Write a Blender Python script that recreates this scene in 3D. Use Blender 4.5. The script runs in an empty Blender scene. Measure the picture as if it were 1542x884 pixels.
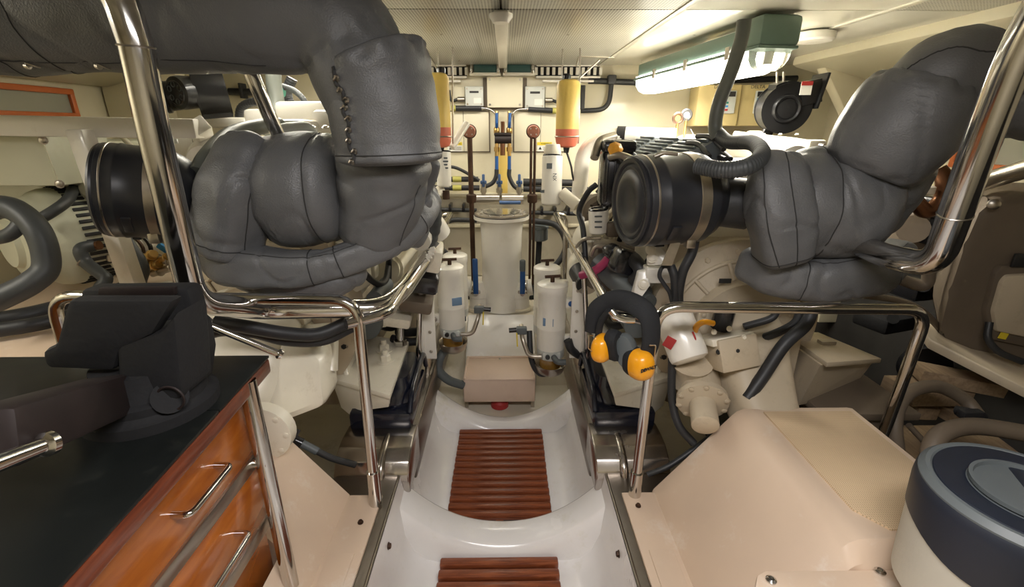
import bpy, bmesh, math, random
from mathutils import Vector, Matrix, noise, Euler
random.seed(7)
R = math.radians
D = bpy.data
C = bpy.context.scene.collection
V = Vector
# ---------------- camera ----------------
F_PX, PITCH, YAW, CAM = 706.0, R(19.3), R(0.77), V((0, 0, 1.5))
cam_d = D.cameras.new('camera'); cam = D.objects.new('camera', cam_d); C.objects.link(cam)
cam_d.sensor_width = 36; cam_d.lens = 36*F_PX/1542; cam_d.clip_start = .02
cam.location = CAM; cam.rotation_euler = (math.pi/2-PITCH, 0, -YAW)
bpy.context.scene.camera = cam
# ---------------- light ----------------
sc = bpy.context.scene
sc.view_settings.view_transform = 'Standard'; sc.view_settings.look = 'None'
sc.view_settings.gamma = 1; sc.view_settings.use_curve_mapping = False
sc.view_settings.exposure = 0.18
w = D.worlds.new('world'); sc.world = w; w.use_nodes = True
w.node_tree.nodes['Background'].inputs[0].default_value = (.9, .93, 1, 1)
w.node_tree.nodes['Background'].inputs[1].default_value = .3
def area(name, loc, rot, sx, sy, power, col):
    l = D.lights.new(name, 'AREA'); l.shape = 'RECTANGLE'; l.size = sx; l.size_y = sy
    l.energy = power; l.color = col
    o = D.objects.new(name, l); C.objects.link(o); o.location = loc; o.rotation_euler = rot
    return o
WARM = (1, .94, .82)
area('deckhead_lamp_light_port', (-1.0, 2.7, 1.86), (0, 0, 0), .16, 1.3, 38, WARM)
area('deckhead_lamp_light_starboard', (1.03, 2.6, 1.70), (0, 0, R(8)), .16, 1.3, 30, WARM)
area('outboard_lamp_light_port', (-1.95, 2.0, 1.86), (0, 0, 0), .16, 1.2, 46, WARM)
area('starboard_fill_light', (2.0, 2.7, 1.86), (0, 0, 0), .16, 1.2, 4, WARM)  # weak added fill; the starboard outboard side has no lamp of its own
area('aft_fill_light', (-.03, 3.3, 1.86), (0, 0, 0), .9, .16, 5, WARM)  # unseen area light near the aft bulkhead, no fitting modelled
area('foreground_fill_light', (.2, .15, 1.90), (0, 0, 0), .9, .25, 22, (1, .96, .95))  # unseen overhead light, placed to model the foreground shapes
area('port_generator_fill_light', (-2.05, .75, 1.88), (0, 0, 0), .16, .9, 13, WARM)  # added light for the front faces of the port generator and frame
# ---------------- pixel to point ----------------
def ray(px, py):
    u = (px-771)/F_PX; v = (442-py)/F_PX
    d = V((u, math.cos(PITCH)+v*math.sin(PITCH), -math.sin(PITCH)+v*math.cos(PITCH)))
    return Matrix.Rotation(-YAW, 3, 'Z') @ d
def P(px, py, Y=None, X=None, Z=None):
    d = ray(px, py)
    if Y is not None: t = Y/d.y
    elif X is not None: t = X/d.x
    else: t = (Z-1.5)/d.z
    return CAM+d*t
# ---------------- materials ----------------
def base_mat(name):
    m = D.materials.new(name); m.use_nodes = True
    return m, m.node_tree.nodes, m.node_tree.links, m.node_tree.nodes['Principled BSDF']
def mat(name, col, rough=.5, metal=0, var=.10, scale=6, bump=0, bscale=60, coat=0, dirt=None, dirt_amt=.3, stretch=(1,1,1), rvar=.1):
    m, N, L, b = base_mat(name)
    tc = N.new('ShaderNodeTexCoord'); mp = N.new('ShaderNodeMapping'); mp.inputs['Scale'].default_value = stretch
    L.new(tc.outputs['Object'], mp.inputs[0])
    n = N.new('ShaderNodeTexNoise'); n.inputs['Scale'].default_value = scale; n.inputs['Detail'].default_value = 5
    L.new(mp.outputs[0], n.inputs['Vector'])
    r = N.new('ShaderNodeValToRGB'); r.color_ramp.elements[0].position = .3; r.color_ramp.elements[1].position = .7
    r.color_ramp.elements[0].color = [max(0, c*(1-var)) for c in col]+[1]
    r.color_ramp.elements[1].color = [min(1, c*(1+var)) for c in col]+[1]
    L.new(n.outputs['Fac'], r.inputs[0]); out = r.outputs[0]
    if dirt:
        n2 = N.new('ShaderNodeTexNoise'); n2.inputs['Scale'].default_value = scale*1.7; n2.inputs['Detail'].default_value = 9; n2.inputs['Roughness'].default_value = .75
        L.new(mp.outputs[0], n2.inputs['Vector'])
        r2 = N.new('ShaderNodeValToRGB'); r2.color_ramp.elements[0].position = .55; r2.color_ramp.elements[1].position = .75
        r2.color_ramp.elements[0].color = (0, 0, 0, 1); r2.color_ramp.elements[1].color = (dirt_amt,)*3+(1,)
        L.new(n2.outputs['Fac'], r2.inputs[0])
        mx = N.new('ShaderNodeMixRGB'); L.new(r2.outputs[0], mx.inputs[0]); L.new(out, mx.inputs[1]); mx.inputs[2].default_value = tuple(dirt)+(1,)
        out = mx.outputs[0]
    L.new(out, b.inputs['Base Color'])
    mr = N.new('ShaderNodeMapRange'); mr.inputs[3].default_value = max(0.02, rough-rvar*rough); mr.inputs[4].default_value = min(1, rough+rvar*rough*2)
    L.new(n.outputs['Fac'], mr.inputs[0]); L.new(mr.outputs[0], b.inputs['Roughness'])
    b.inputs['Metallic'].default_value = metal; b.inputs['Coat Weight'].default_value = coat; b.inputs['Coat Roughness'].default_value = .12
    if bump:
        n3 = N.new('ShaderNodeTexNoise'); n3.inputs['Scale'].default_value = bscale; n3.inputs['Detail'].default_value = 3
        L.new(mp.outputs[0], n3.inputs['Vector'])
        bp = N.new('ShaderNodeBump'); bp.inputs['Strength'].default_value = bump; bp.inputs['Distance'].default_value = .004
        L.new(n3.outputs['Fac'], bp.inputs['Height']); L.new(bp.outputs[0], b.inputs['Normal'])
    return m
def emit_mat(name, col, s):
    m, N, L, b = base_mat(name)
    b.inputs['Base Color'].default_value = col+(1,); b.inputs['Emission Color'].default_value = col+(1,); b.inputs['Emission Strength'].default_value = s
    return m
def glass_mat(name, col, rough=.05, trans=1, ior=1.45):
    m, N, L, b = base_mat(name)
    n = N.new('ShaderNodeTexNoise'); n.inputs['Scale'].default_value = 12
    mr = N.new('ShaderNodeMapRange'); mr.inputs[3].default_value = rough; mr.inputs[4].default_value = rough+.1
    L.new(n.outputs['Fac'], mr.inputs[0]); L.new(mr.outputs[0], b.inputs['Roughness'])
    b.inputs['Base Color'].default_value = col+(1,)
    b.inputs['Transmission Weight'].default_value = trans; b.inputs['IOR'].default_value = ior
    return m
def dot_mat(name, col, hole, scale, size, rough=.4, metal=0, bump=.6):
    m, N, L, b = base_mat(name)
    tc = N.new('ShaderNodeTexCoord'); vo = N.new('ShaderNodeTexVoronoi'); vo.inputs['Scale'].default_value = scale; vo.inputs['Randomness'].default_value = 0
    vo.voronoi_dimensions = '2D'
    L.new(tc.outputs['Object'], vo.inputs['Vector'])
    r = N.new('ShaderNodeValToRGB'); r.color_ramp.elements[0].position = size; r.color_ramp.elements[1].position = size+.08
    r.color_ramp.elements[0].color = hole+(1,); r.color_ramp.elements[1].color = col+(1,)
    L.new(vo.outputs['Distance'], r.inputs[0])
    n = N.new('ShaderNodeTexNoise'); n.inputs['Scale'].default_value = 3; n.inputs['Detail'].default_value = 6
    L.new(tc.outputs['Object'], n.inputs['Vector'])
    mx = N.new('ShaderNodeMixRGB'); mx.blend_type = 'MULTIPLY'; mx.inputs[0].default_value = .35
    L.new(r.outputs[0], mx.inputs[1]); L.new(n.outputs['Fac'], mx.inputs[2]); L.new(mx.outputs[0], b.inputs['Base Color'])
    b.inputs['Roughness'].default_value = rough; b.inputs['Metallic'].default_value = metal
    bp = N.new('ShaderNodeBump'); bp.inputs['Strength'].default_value = bump; bp.inputs['Distance'].default_value = .002
    L.new(r.outputs[0], bp.inputs['Height']); L.new(bp.outputs[0], b.inputs['Normal'])
    return m
def wood_mat(name, c1, c2, scale=8, stretch=(1, 12, 12), rough=.35, coat=0):
    m, N, L, b = base_mat(name)
    tc = N.new('ShaderNodeTexCoord'); mp = N.new('ShaderNodeMapping'); mp.inputs['Scale'].default_value = stretch
    L.new(tc.outputs['Object'], mp.inputs[0])
    n = N.new('ShaderNodeTexNoise'); n.inputs['Scale'].default_value = scale; n.inputs['Detail'].default_value = 8; n.inputs['Distortion'].default_value = .6
    L.new(mp.outputs[0], n.inputs['Vector'])
    r = N.new('ShaderNodeValToRGB'); r.color_ramp.elements[0].position = .3; r.color_ramp.elements[1].position = .7
    r.color_ramp.elements[0].color = c1+(1,); r.color_ramp.elements[1].color = c2+(1,)
    L.new(n.outputs['Fac'], r.inputs[0]); L.new(r.outputs[0], b.inputs['Base Color'])
    bp = N.new('ShaderNodeBump'); bp.inputs['Strength'].default_value = .15; bp.inputs['Distance'].default_value = .002
    L.new(n.outputs['Fac'], bp.inputs['Height']); L.new(bp.outputs[0], b.inputs['Normal'])
    b.inputs['Roughness'].default_value = rough; b.inputs['Coat Weight'].default_value = coat; b.inputs['Coat Roughness'].default_value = .08
    return m
M = dict(
 wall=mat('cream_wall_paint', (.73, .67, .49), .30, var=.05, scale=2, dirt=(.55, .43, .22), dirt_amt=.2, coat=.3),
 panel=mat('cream_panel', (.74, .69, .53), .4, var=.04, scale=2),
 gel=mat('white_gelcoat', (.84, .82, .80), .25, var=.05, scale=4, dirt=(.52, .47, .25), dirt_amt=.4, coat=.5),
 gel_y=mat('stained_white_gelcoat', (.74, .68, .55), .3, var=.08, scale=3, dirt=(.45, .37, .18), dirt_amt=.5, coat=.4),
 pink=mat('pinkish_cream_plastic', (.72, .56, .45), .4, var=.05, scale=5, dirt=(.5, .36, .25), dirt_amt=.3),
 cream=mat('cream_moulded_plastic', (.68, .53, .40), .36, var=.06, scale=3.2, dirt=(.80, .74, .66), dirt_amt=.8),
 anti=dot_mat('anti_skid_cream', (.88, .66, .42), (.62, .46, .29), 190, .30, rough=.6, bump=1),
 white=mat('white_engine_paint', (.80, .75, .62), .32, var=.06, scale=7, dirt=(.45, .36, .22), dirt_amt=.5, coat=.3),
 white2=mat('bright_white_enamel', (.84, .81, .73), .28, var=.04, scale=4, dirt=(.5, .42, .28), dirt_amt=.3, coat=.4),
 beige=mat('aged_beige_paint', (.52, .44, .32), .45, var=.08, scale=5, dirt=(.26, .2, .13), dirt_amt=.5, bump=.1, bscale=30),
 tan=mat('dull_tan_paint', (.135, .105, .075), .5, var=.1, scale=5, dirt=(.15, .12, .08), dirt_amt=.5),
 gen=mat('pale_grey_green_paint', (.60, .60, .46), .4, var=.05, scale=4, dirt=(.4, .35, .22), dirt_amt=.3),
 bilge=mat('bilge_paint', (.30, .265, .21), .5, var=.12, scale=4, dirt=(.12, .10, .07), dirt_amt=.7),
 lag=mat('grey_silicone_cloth', (.130, .133, .137), .38, var=.08, scale=5, bump=.35, bscale=260, rvar=.2, dirt=(.2, .19, .15), dirt_amt=.15),
 lagseam=mat('dark_seam_thread', (.03, .03, .03), .7),
 steel=mat('polished_stainless', (.60, .58, .55), .11, 1, var=.05, scale=5, rvar=.3),
 step=mat('worn_bright_steel', (.50, .46, .42), .20, 1, var=.12, scale=6, rvar=.4),
 mute=mat('faded_yellow_tape', (.45, .42, .10), .5),
 wheel=mat('grey_blue_tap', (.05, .10, .22), .4, var=.3),
 stringer=mat('dull_stringer_steel', (.30, .27, .235), .30, 1, var=.12, scale=6, rvar=.3),
 steel2=mat('brushed_stainless', (.50, .46, .40), .28, 1, var=.08, scale=12, rvar=.3),
 strip=mat('galvanised_band', (.45, .40, .32), .35, .9, var=.15, scale=20),
 black=mat('black_gloss_plastic', (.012, .012, .014), .22, var=.2, coat=.3),
 rubber=mat('black_rubber_hose', (.022, .023, .025), .45, var=.2, bump=.1, bscale=80),
 hose=mat('grey_ribbed_hose', (.055, .06, .062), .45, var=.15),
 greyhose=mat('grey_green_hose', (.13, .14, .12), .4, var=.1),
 iron=mat('black_cast_iron', (.005, .005, .006), .75, 0, var=.3, bump=.3, bscale=70, rvar=.2),
 irond=mat('worn_brown_steel', (.016, .009, .008), .6, .2, var=.3, scale=14),
 copper=mat('aged_copper', (.20, .095, .05), .38, .9, var=.25, scale=14),
 rust=mat('rust_brown_iron', (.065, .034, .02), .5, .55, var=.35, scale=18),
 rubred=mat('red_brown_flange', (.33, .14, .09), .5, .3, var=.2, scale=18),
 brass=mat('brass', (.55, .36, .13), .3, .95, var=.15, scale=12),
 blue=mat('blue_vinyl', (.015, .085, .28), .35, var=.1),
 navy=mat('navy_rubber_plastic', (.011, .015, .026), .45, var=.15),
 mount=mat('dark_navy_mount', (.008, .010, .020), .22, var=.15, coat=.5),
 grey=mat('slate_grey_plastic', (.10, .115, .12), .45, var=.08),
 lgrey=mat('light_grey_enamel', (.60, .62, .58), .4, var=.04),
 bucketw=mat('off_white_bucket_plastic', (.56, .54, .47), .5, var=.04, bump=.12, bscale=110),
 green=mat('grey_green_enamel', (.13, .20, .165), .4, var=.08),
 teal=mat('dark_teal_plastic', (.03, .085, .085), .3, var=.1),
 vfd=mat('yellowed_plastic', (.60, .48, .22), .45, var=.06),
 fanb=mat('black_blower_metal', (.014, .014, .015), .3, .4, var=.3, coat=.2),
 teak=wood_mat('oiled_teak', (.13, .030, .012), (.30, .085, .03), 6, (2, 22, 22), .38, .15),
 varn=wood_mat('varnished_teak_ply', (.34, .085, .010), (.50, .15, .018), 5, (14, 2, 9), .25, .6),
 maho=wood_mat('mahogany_edging', (.10, .022, .010), (.20, .05, .02), 6, (14, 2, 14), .3, .4),
 orange=mat('orange_red_window_trim', (.55, .14, .035), .4, var=.08),
 yellow=mat('yellow_plastic', (.85, .36, .01), .28, var=.04, coat=.4),
 ylw=mat('yellow_sticker', (.80, .62, .04), .5, var=.03),
 paper=mat('white_label', (.78, .77, .72), .5, var=.03),
 ink=mat('black_ink', (.02, .02, .02), .5),
 red=mat('red_print', (.40, .03, .03), .45),
 redp=mat('magenta_hose', (.38, .04, .12), .4),
 amber=mat('yellowed_tank_plastic', (.84, .61, .16), .38, var=.08, scale=5, dirt=(.75, .42, .10), dirt_amt=.4),
 redtank=mat('red_stained_plastic', (.66, .17, .10), .38, var=.12, scale=6),
 benchtop=mat('dark_green_worktop', (.007, .0085, .008), .32, var=.2, scale=4, dirt=(.05, .05, .04), dirt_amt=.4, rvar=.4),
 bowl=mat('amber_filter_bowl', (.30, .16, .03), .15, var=.3, scale=9, coat=.6),
 grn=mat('green_plastic', (.02, .25, .18), .4),
 skyb=mat('light_blue_vinyl', (.05, .30, .65), .4),
 orng=mat('orange_cap', (.9, .42, .04), .35),
 wooddull=wood_mat('bare_pine', (.22, .15, .09), (.36, .26, .16), 5, (14, 2, 14), .7),
 filt=mat('satin_black_filter', (.022, .023, .027), .34, var=.15),
 darkw=mat('painted_hull_shade', (.022, .020, .018), .8, var=.3),  # near-black colour standing for shade on the starboard side
 lower=mat('dull_lower_bulkhead', (.44, .40, .31), .5, var=.1, scale=3, dirt=(.2, .17, .12), dirt_amt=.5),
 bluelab=mat('blue_grey_label', (.16, .26, .40), .45, var=.15),
 duct=mat('slate_hull_pocket', (.05, .045, .04), .7, var=.3),
 sponge=mat('dark_foam', (.010, .011, .013), .75, bump=.2, bscale=200),
 ceilw=mat('white_deckhead', (.70, .68, .58), .22, var=.04, scale=2, coat=.3),
 perf=dot_mat('perforated_white_deckhead', (.68, .67, .60), (.14, .13, .11), 85, .26, rough=.28, metal=.2, bump=.5),
 chrome=mat('chrome', (.8, .8, .8), .06, 1, var=.02),
 lampglow=emit_mat('lit_lamp_diffuser', (1, .96, .84), 6),
)
M['glass'] = glass_mat('clear_glass', (.95, .97, .95), .03)
M['smoke'] = glass_mat('window_pane_glass', (.62, .62, .52), .15, .5)
M['clearp'] = glass_mat('clear_lamp_plastic', (.98, .97, .9), .1, .95)
# ---------------- object helpers ----------------
ORG = {}
def fin(bm, name, m, parent=None, loc=None, ang=38, smooth=True):
    o_ = ORG.get(parent.name, V((0, 0, 0))) if parent is not None else (V(loc) if loc is not None else V((0, 0, 0)))
    bmesh.ops.translate(bm, verts=bm.verts, vec=-o_)
    me = D.meshes.new(name)
    bmesh.ops.recalc_face_normals(bm, faces=bm.faces)
    bm.to_mesh(me); bm.free()
    if smooth:
        me.polygons.foreach_set('use_smooth', [True]*len(me.polygons)); me.set_sharp_from_angle(angle=R(ang))
    me.materials.append(M[m] if isinstance(m, str) else m)
    o = D.objects.new(name, me); C.objects.link(o)
    if parent is not None: o.parent = parent; ORG[o.name] = o_
    else: o.location = o_; ORG[o.name] = o_
    return o
def thing(name, label, cat, loc, group=None):
    o = D.objects.new(name, None); C.objects.link(o); o.location = V(loc); o.empty_display_size = .05
    o['label'] = label; o['category'] = cat
    if group: o['group'] = group
    ORG[o.name] = V(loc)
    return o
def tag(o, label=None, cat=None, group=None, kind=None):
    if label: o['label'] = label
    if cat: o['category'] = cat
    if group: o['group'] = group
    if kind: o['kind'] = kind
    return o
def B(): return bmesh.new()
def dup(root, delta, label=None, rotz=0, name=None):
    def cp(o, par):
        c = o.copy(); C.objects.link(c)
        if par is not None: c.parent = par
        for ch in list(o.children): cp(ch, c)
        return c
    c = cp(root, None); c.location = root.location+V(delta); c.rotation_euler.z += rotz
    if label: c['label'] = label
    ORG[c.name] = V(c.location)
    return c
def frames(pts):
    n = len(pts); T = []
    for i in range(n):
        a = pts[max(i-1, 0)]; b = pts[min(i+1, n-1)]
        T.append((b-a).normalized())
    up = V((0, 0, 1)) if abs(T[0].z) < .9 else V((0, 1, 0))
    X = T[0].cross(up).normalized(); out = []
    for i in range(n):
        if i:
            ax = T[i-1].cross(T[i])
            if ax.length > 1e-7:
                X = Matrix.Rotation(T[i-1].angle(T[i]), 3, ax) @ X
        X = (X-T[i]*X.dot(T[i])).normalized()
        out.append((X.copy(), T[i].cross(X).normalized(), T[i]))
    return out
def fillet(pts, rad, n=6):
    pts = [V(p) for p in pts]; out = [pts[0]]
    for i in range(1, len(pts)-1):
        a, b, c = pts[i-1], pts[i], pts[i+1]
        d1 = (a-b); d2 = (c-b); r = min(rad, d1.length*.48, d2.length*.48)
        p1 = b+d1.normalized()*r; p2 = b+d2.normalized()*r
        for k in range(n+1):
            t = k/n; out.append(p1*(1-t)**2+b*2*t*(1-t)+p2*t*t)
    out.append(pts[-1]); return out
def spline(pts, n=8):
    pts = [V(p) for p in pts]; q = [pts[0]*2-pts[1]]+pts+[pts[-1]*2-pts[-2]]; out = []
    for i in range(1, len(q)-2):
        p0, p1, p2, p3 = q[i-1:i+3]
        for k in range(n):
            t = k/n
            out.append(.5*((2*p1)+(p2-p0)*t+(2*p0-5*p1+4*p2-p3)*t*t+(3*p1-p0-3*p2+p3)*t**3))
    out.append(pts[-1]); return out
def sweep(bm, pts, rf, seg=12, cap=True):
    pts = [V(p) for p in pts]
    fr = frames(pts); rings = []; n = len(pts)
    for i, (p, (X, Y, T)) in enumerate(zip(pts, fr)):
        ring = []
        for k in range(seg):
            a = 2*math.pi*k/seg; r = rf(i/(n-1), a) if callable(rf) else rf
            ring.append(bm.verts.new(p+(X*math.cos(a)+Y*math.sin(a))*r))
        rings.append(ring)
    for i in range(n-1):
        for k in range(seg):
            bm.faces.new((rings[i][k], rings[i][(k+1) % seg], rings[i+1][(k+1) % seg], rings[i+1][k]))
    if cap:
        bm.faces.new(rings[0][::-1]); bm.faces.new(rings[-1])
    return rings
def tube(bm, pts, r, rad=.03, seg=12, cap=True, n=6):
    sweep(bm, fillet(pts, rad, n) if len(pts) > 2 else [V(p) for p in pts], r, seg, cap)
def hose(bm, pts, r, seg=10, n=8, rib=0, pitch=.01):
    pp = spline(pts, n)
    if rib:
        L = sum((pp[i+1]-pp[i]).length for i in range(len(pp)-1)); k = int(L/pitch)*4
        pp = resample(pp, k)
        sweep(bm, pp, lambda t, a: r*(1+rib*(1 if int(t*k) % 4 < 2 else 0)), seg)
    else: sweep(bm, pp, r, seg)
def resample(pp, k):
    cum = [0]
    for i in range(len(pp)-1): cum.append(cum[-1]+(pp[i+1]-pp[i]).length)
    out = []; j = 0
    for i in range(k+1):
        s = cum[-1]*i/k
        while j < len(cum)-2 and cum[j+1] < s: j += 1
        t = (s-cum[j])/max(cum[j+1]-cum[j], 1e-9); out.append(pp[j].lerp(pp[j+1], min(t, 1)))
    return out
def basis(axis, xhint=None):
    z = V(axis).normalized(); h = V(xhint) if xhint else (V((0, 0, 1)) if abs(z.z) < .9 else V((1, 0, 0)))
    x = (h-z*h.dot(z)).normalized(); y = z.cross(x)
    return Matrix((x, y, z)).transposed()
def lathe(bm, prof, base, axis=(0, 0, 1), seg=32, sx=1, sy=1, xh=None):
    Mx = basis(axis, xh); base = V(base); rings = []
    for r, z in prof:
        if r < 1e-6: rings.append([bm.verts.new(base+Mx @ V((0, 0, z)))])
        else: rings.append([bm.verts.new(base+Mx @ V((r*sx*math.cos(2*math.pi*k/seg), r*sy*math.sin(2*math.pi*k/seg), z))) for k in range(seg)])
    for a, b in zip(rings, rings[1:]):
        if len(a) == 1 and len(b) == 1: continue
        for k in range(seg):
            k2 = (k+1) % seg
            if len(a) == 1: bm.faces.new((a[0], b[k], b[k2]))
            elif len(b) == 1: bm.faces.new((a[k], a[k2], b[0]))
            else: bm.faces.new((a[k], a[k2], b[k2], b[k]))
    if len(rings[0]) > 1: bm.faces.new(rings[0][::-1])
    if len(rings[-1]) > 1: bm.faces.new(rings[-1])
def cyl(bm, a, b, r, r2=None, seg=20):
    a = V(a); b = V(b); lathe(bm, [(r, 0), (r if r2 is None else r2, (b-a).length)], a, b-a, seg)
def ring(bm, c, axis, R_, r, seg=32, s2=8):
    Mx = basis(axis); c = V(c); g = []
    for i in range(seg):
        a = 2*math.pi*i/seg
        g.append([bm.verts.new(c+Mx @ V(((R_+r*math.cos(2*math.pi*j/s2))*math.cos(a), (R_+r*math.cos(2*math.pi*j/s2))*math.sin(a), r*math.sin(2*math.pi*j/s2)))) for j in range(s2)])
    for i in range(seg):
        for j in range(s2):
            bm.faces.new((g[i][j], g[(i+1) % seg][j], g[(i+1) % seg][(j+1) % s2], g[i][(j+1) % s2]))
def box(bm, c, s, rot=None, bev=0, bs=2):
    t = bmesh.new(); bmesh.ops.create_cube(t, size=1)
    bmesh.ops.scale(t, vec=V(s), verts=t.verts)
    if bev: bmesh.ops.bevel(t, geom=t.edges[:], offset=bev, segments=bs, profile=.5, affect='EDGES')
    if rot is not None:
        rm = rot if isinstance(rot, Matrix) else Euler(rot).to_matrix()
        bmesh.ops.rotate(t, cent=(0, 0, 0), matrix=rm, verts=t.verts)
    bmesh.ops.translate(t, vec=V(c), verts=t.verts); merge(bm, t)
def merge(bm, t):
    vm = {v: bm.verts.new(v.co) for v in t.verts}
    for f in t.faces:
        try: bm.faces.new([vm[v] for v in f.verts])
        except ValueError: pass
    t.free()
def slab(bm, pts, vec, bev=0):
    t = bmesh.new(); vs = [t.verts.new(V(p)) for p in pts]; ve = [t.verts.new(V(p)+V(vec)) for p in pts]; n = len(vs)
    t.faces.new(vs[::-1]); t.faces.new(ve)
    for i in range(n): t.faces.new((vs[i], vs[(i+1) % n], ve[(i+1) % n], ve[i]))
    bmesh.ops.recalc_face_normals(t, faces=t.faces)
    if bev: bmesh.ops.bevel(t, geom=t.edges[:], offset=bev, segments=2, profile=.5, affect='EDGES')
    merge(bm, t)
def loft(bm, rings, cap=True, closed=True):
    g = [[bm.verts.new(V(p)) for p in r] for r in rings]; n = len(g[0])
    for a, b in zip(g, g[1:]):
        for k in range(n if closed else n-1):
            bm.faces.new((a[k], a[(k+1) % n], b[(k+1) % n], b[k]))
    if cap and closed: bm.faces.new(g[0][::-1]); bm.faces.new(g[-1])
def bolt(bm, c, axis, r=.008, h=.006):
    lathe(bm, [(r*1.35, 0), (r*1.35, h*.3)], c, axis, 10)
    lathe(bm, [(r, h*.3), (r, h), (r*.8, h*1.2), (0, h*1.2)], c, axis, 6)
def part(name, m, parent, fn, *a, **k):
    bm = B(); fn(bm, *a, **k); return fin(bm, name, m, parent)
def ptube(name, m, parent, pts, r, rad=.03, seg=12): return part(name, m, parent, tube, pts, r, rad, seg)
def phose(name, m, parent, pts, r, **k): return part(name, m, parent, hose, pts, r, **k)
def pbox(name, m, parent, c, s, rot=None, bev=0): return part(name, m, parent, box, c, s, rot, bev)
def plathe(name, m, parent, prof, base, axis=(0, 0, 1), seg=32): return part(name, m, parent, lathe, prof, base, axis, seg)
def bolts(parent, cs, axis, r=.008, m='steel2', name='bolt'):
    for c in cs: part(name, m, parent, bolt, c, axis, r)
def single(name, m, fn, label, cat, loc, *a, group=None, **k):
    bm = B(); fn(bm, *a, **k); o = fin(bm, name, m, None, loc); tag(o, label, cat, group); return o
def text(s, loc, xdir, ydir, size, m, parent, name='lettering', bold=0, align='CENTER', ext=.0004):
    cu = D.curves.new('t', 'FONT'); cu.body = s; cu.size = size; cu.extrude = ext; cu.offset = bold; cu.align_x = align; cu.align_y = 'CENTER'
    t = D.objects.new('t', cu); C.objects.link(t)
    dg = bpy.context.evaluated_depsgraph_get(); me = D.meshes.new_from_object(t.evaluated_get(dg))
    D.objects.remove(t); D.curves.remove(cu)
    x = V(xdir).normalized(); y = V(ydir); y = (y-x*y.dot(x)).normalized(); z = x.cross(y)
    mx = Matrix((x, y, z)).transposed().to_4x4(); mx.translation = V(loc)-ORG.get(parent.name, V((0, 0, 0)))
    me.transform(mx); me.name = name; me.materials.clear(); me.materials.append(M[m])
    o = D.objects.new(name, me); C.objects.link(o); o.parent = parent
    ORG[o.name] = ORG.get(parent.name, V((0, 0, 0))); return o
def struct(name, bm, m, parent=None, ang=38):
    o = fin(bm, name, m, parent, ang=ang)
    if parent is None: o['kind'] = 'structure'
    return o
CX = -.015   # centreline of the walkway
# =============== STRUCTURE ===============
H = 1.925; WX = 2.4; YB = 3.7; YF = -1.1
def sb(name, m, c, s, bev=0, parent=None):
    bm = B(); box(bm, c, s, None, bev); return struct(name, bm, m, parent)
wall_back = sb('wall_back', 'wall', (0, YB+.05, .85), (2*WX+.2, .1, 2.5))
sb('wall_front', 'wall', (0, YF-.05, .85), (2*WX+.2, .1, 2.5))
wl = sb('wall_left', 'wall', (-WX-.05, 1.3, .85), (.1, 5.0, 2.5))
wr = sb('wall_right', 'wall', (WX+.05, 1.3, .85), (.1, 5.0, 2.5))
sb('floor', 'bilge', (0, 1.3, -.36), (2*WX+.2, 5.0, .1))
# ledge that the pedestal stands on and lower lining of the aft bulkhead
bm = B()
prof = [(2.18, -.3), (2.18, .0), (2.52, .02), (2.86, .345), (3.0, .36), (3.69, .36), (3.69, -.3)]
slab(bm, [(CX-.40, y, z) for y, z in prof], (.80, 0, 0)); struct('trim_1', bm, 'gel_y')
bm = B(); slab(bm, [(CX-.235, y, z) for y, z in [(2.50, .0), (2.50, .10), (2.53, .16), (2.84, .365), (2.86, .30)]], (.43, 0, 0), .012); struct('trim_24', bm, 'gel')
for i, z in ((2, 1.02), (3, .78)):
    sb('trim_%d' % i, 'panel', (0, YB-.012, z), (2*WX-.02, .03, .025), .004)
sb('trim_23', 'lower', (0, YB-.006, .68), (3.0, .012, .62))
# ceiling with its panels
ceil = sb('ceiling', 'tan', (0, 1.3, H+.06), (2*WX+.2, 5.0, .1))
ys = [YF, .05, P(900, 14, Z=H).y, 3.62]; xs = [-WX, -1.45, -.66, CX, .66, 1.45, WX]
for j in range(3):
    for i in range(6):
        x0, x1, y0, y1 = xs[i], xs[i+1], ys[j], ys[j+1]
        bm = B(); box(bm, ((x0+x1)/2, (y0+y1)/2, H+.005), (x1-x0-.008, y1-y0-.008, .012), None, .002)
        fin(bm, 'ceiling_panel', 'perf' if i in (2, 3) or (j < 2 and i == 5) else 'ceilw', ceil)
for x in (-1.45, -.66, .66, 1.45):
    bm = B(); box(bm, (x, 1.3, H-.002), (.028, 4.9, .008), None, .002); fin(bm, 'joint_strip', 'ceilw', ceil)
bm = B(); box(bm, (CX, (ys[2]+3.62)/2, H-.012), (.058, 3.62-ys[2], .022), None, .006); fin(bm, 'centre_batten', 'white2', ceil)
bm = B(); lathe(bm, [(.03, 0), (.045, .02), (.045, .03)], (CX, ys[2]+.01, H-.045), (0, 0, 1), 16); fin(bm, 'batten_cap', 'white2', ceil)
for x in (-.3, .3, .9, 1.2, -.9):
    for y in (1.75, 2.5, 3.4):
        bm = B(); bolt(bm, (x, y, H-.001), (0, 0, -1), .005, .003); fin(bm, 'screw', 'steel2', ceil)
# sloping hull frames outboard
for s in (-1, 1):
    bm = B()
    slab(bm, [(s*2.39, 3.05, .2), (s*2.39, 3.05, 1.92), (s*1.85, 3.05, 1.92), (s*2.2, 3.05, 1.45), (s*2.22, 3.05, .2)], (0, .09, 0), .01)
    struct('trim_%d' % (4 if s < 0 else 5), bm, 'wall')
    bm = B(); box(bm, (s*2.1, 2.3, 1.85), (.6, 1.9, .10), (0, s*R(14), 0), .03); struct('trim_%d' % (6 if s < 0 else 7), bm, 'wall')
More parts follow.
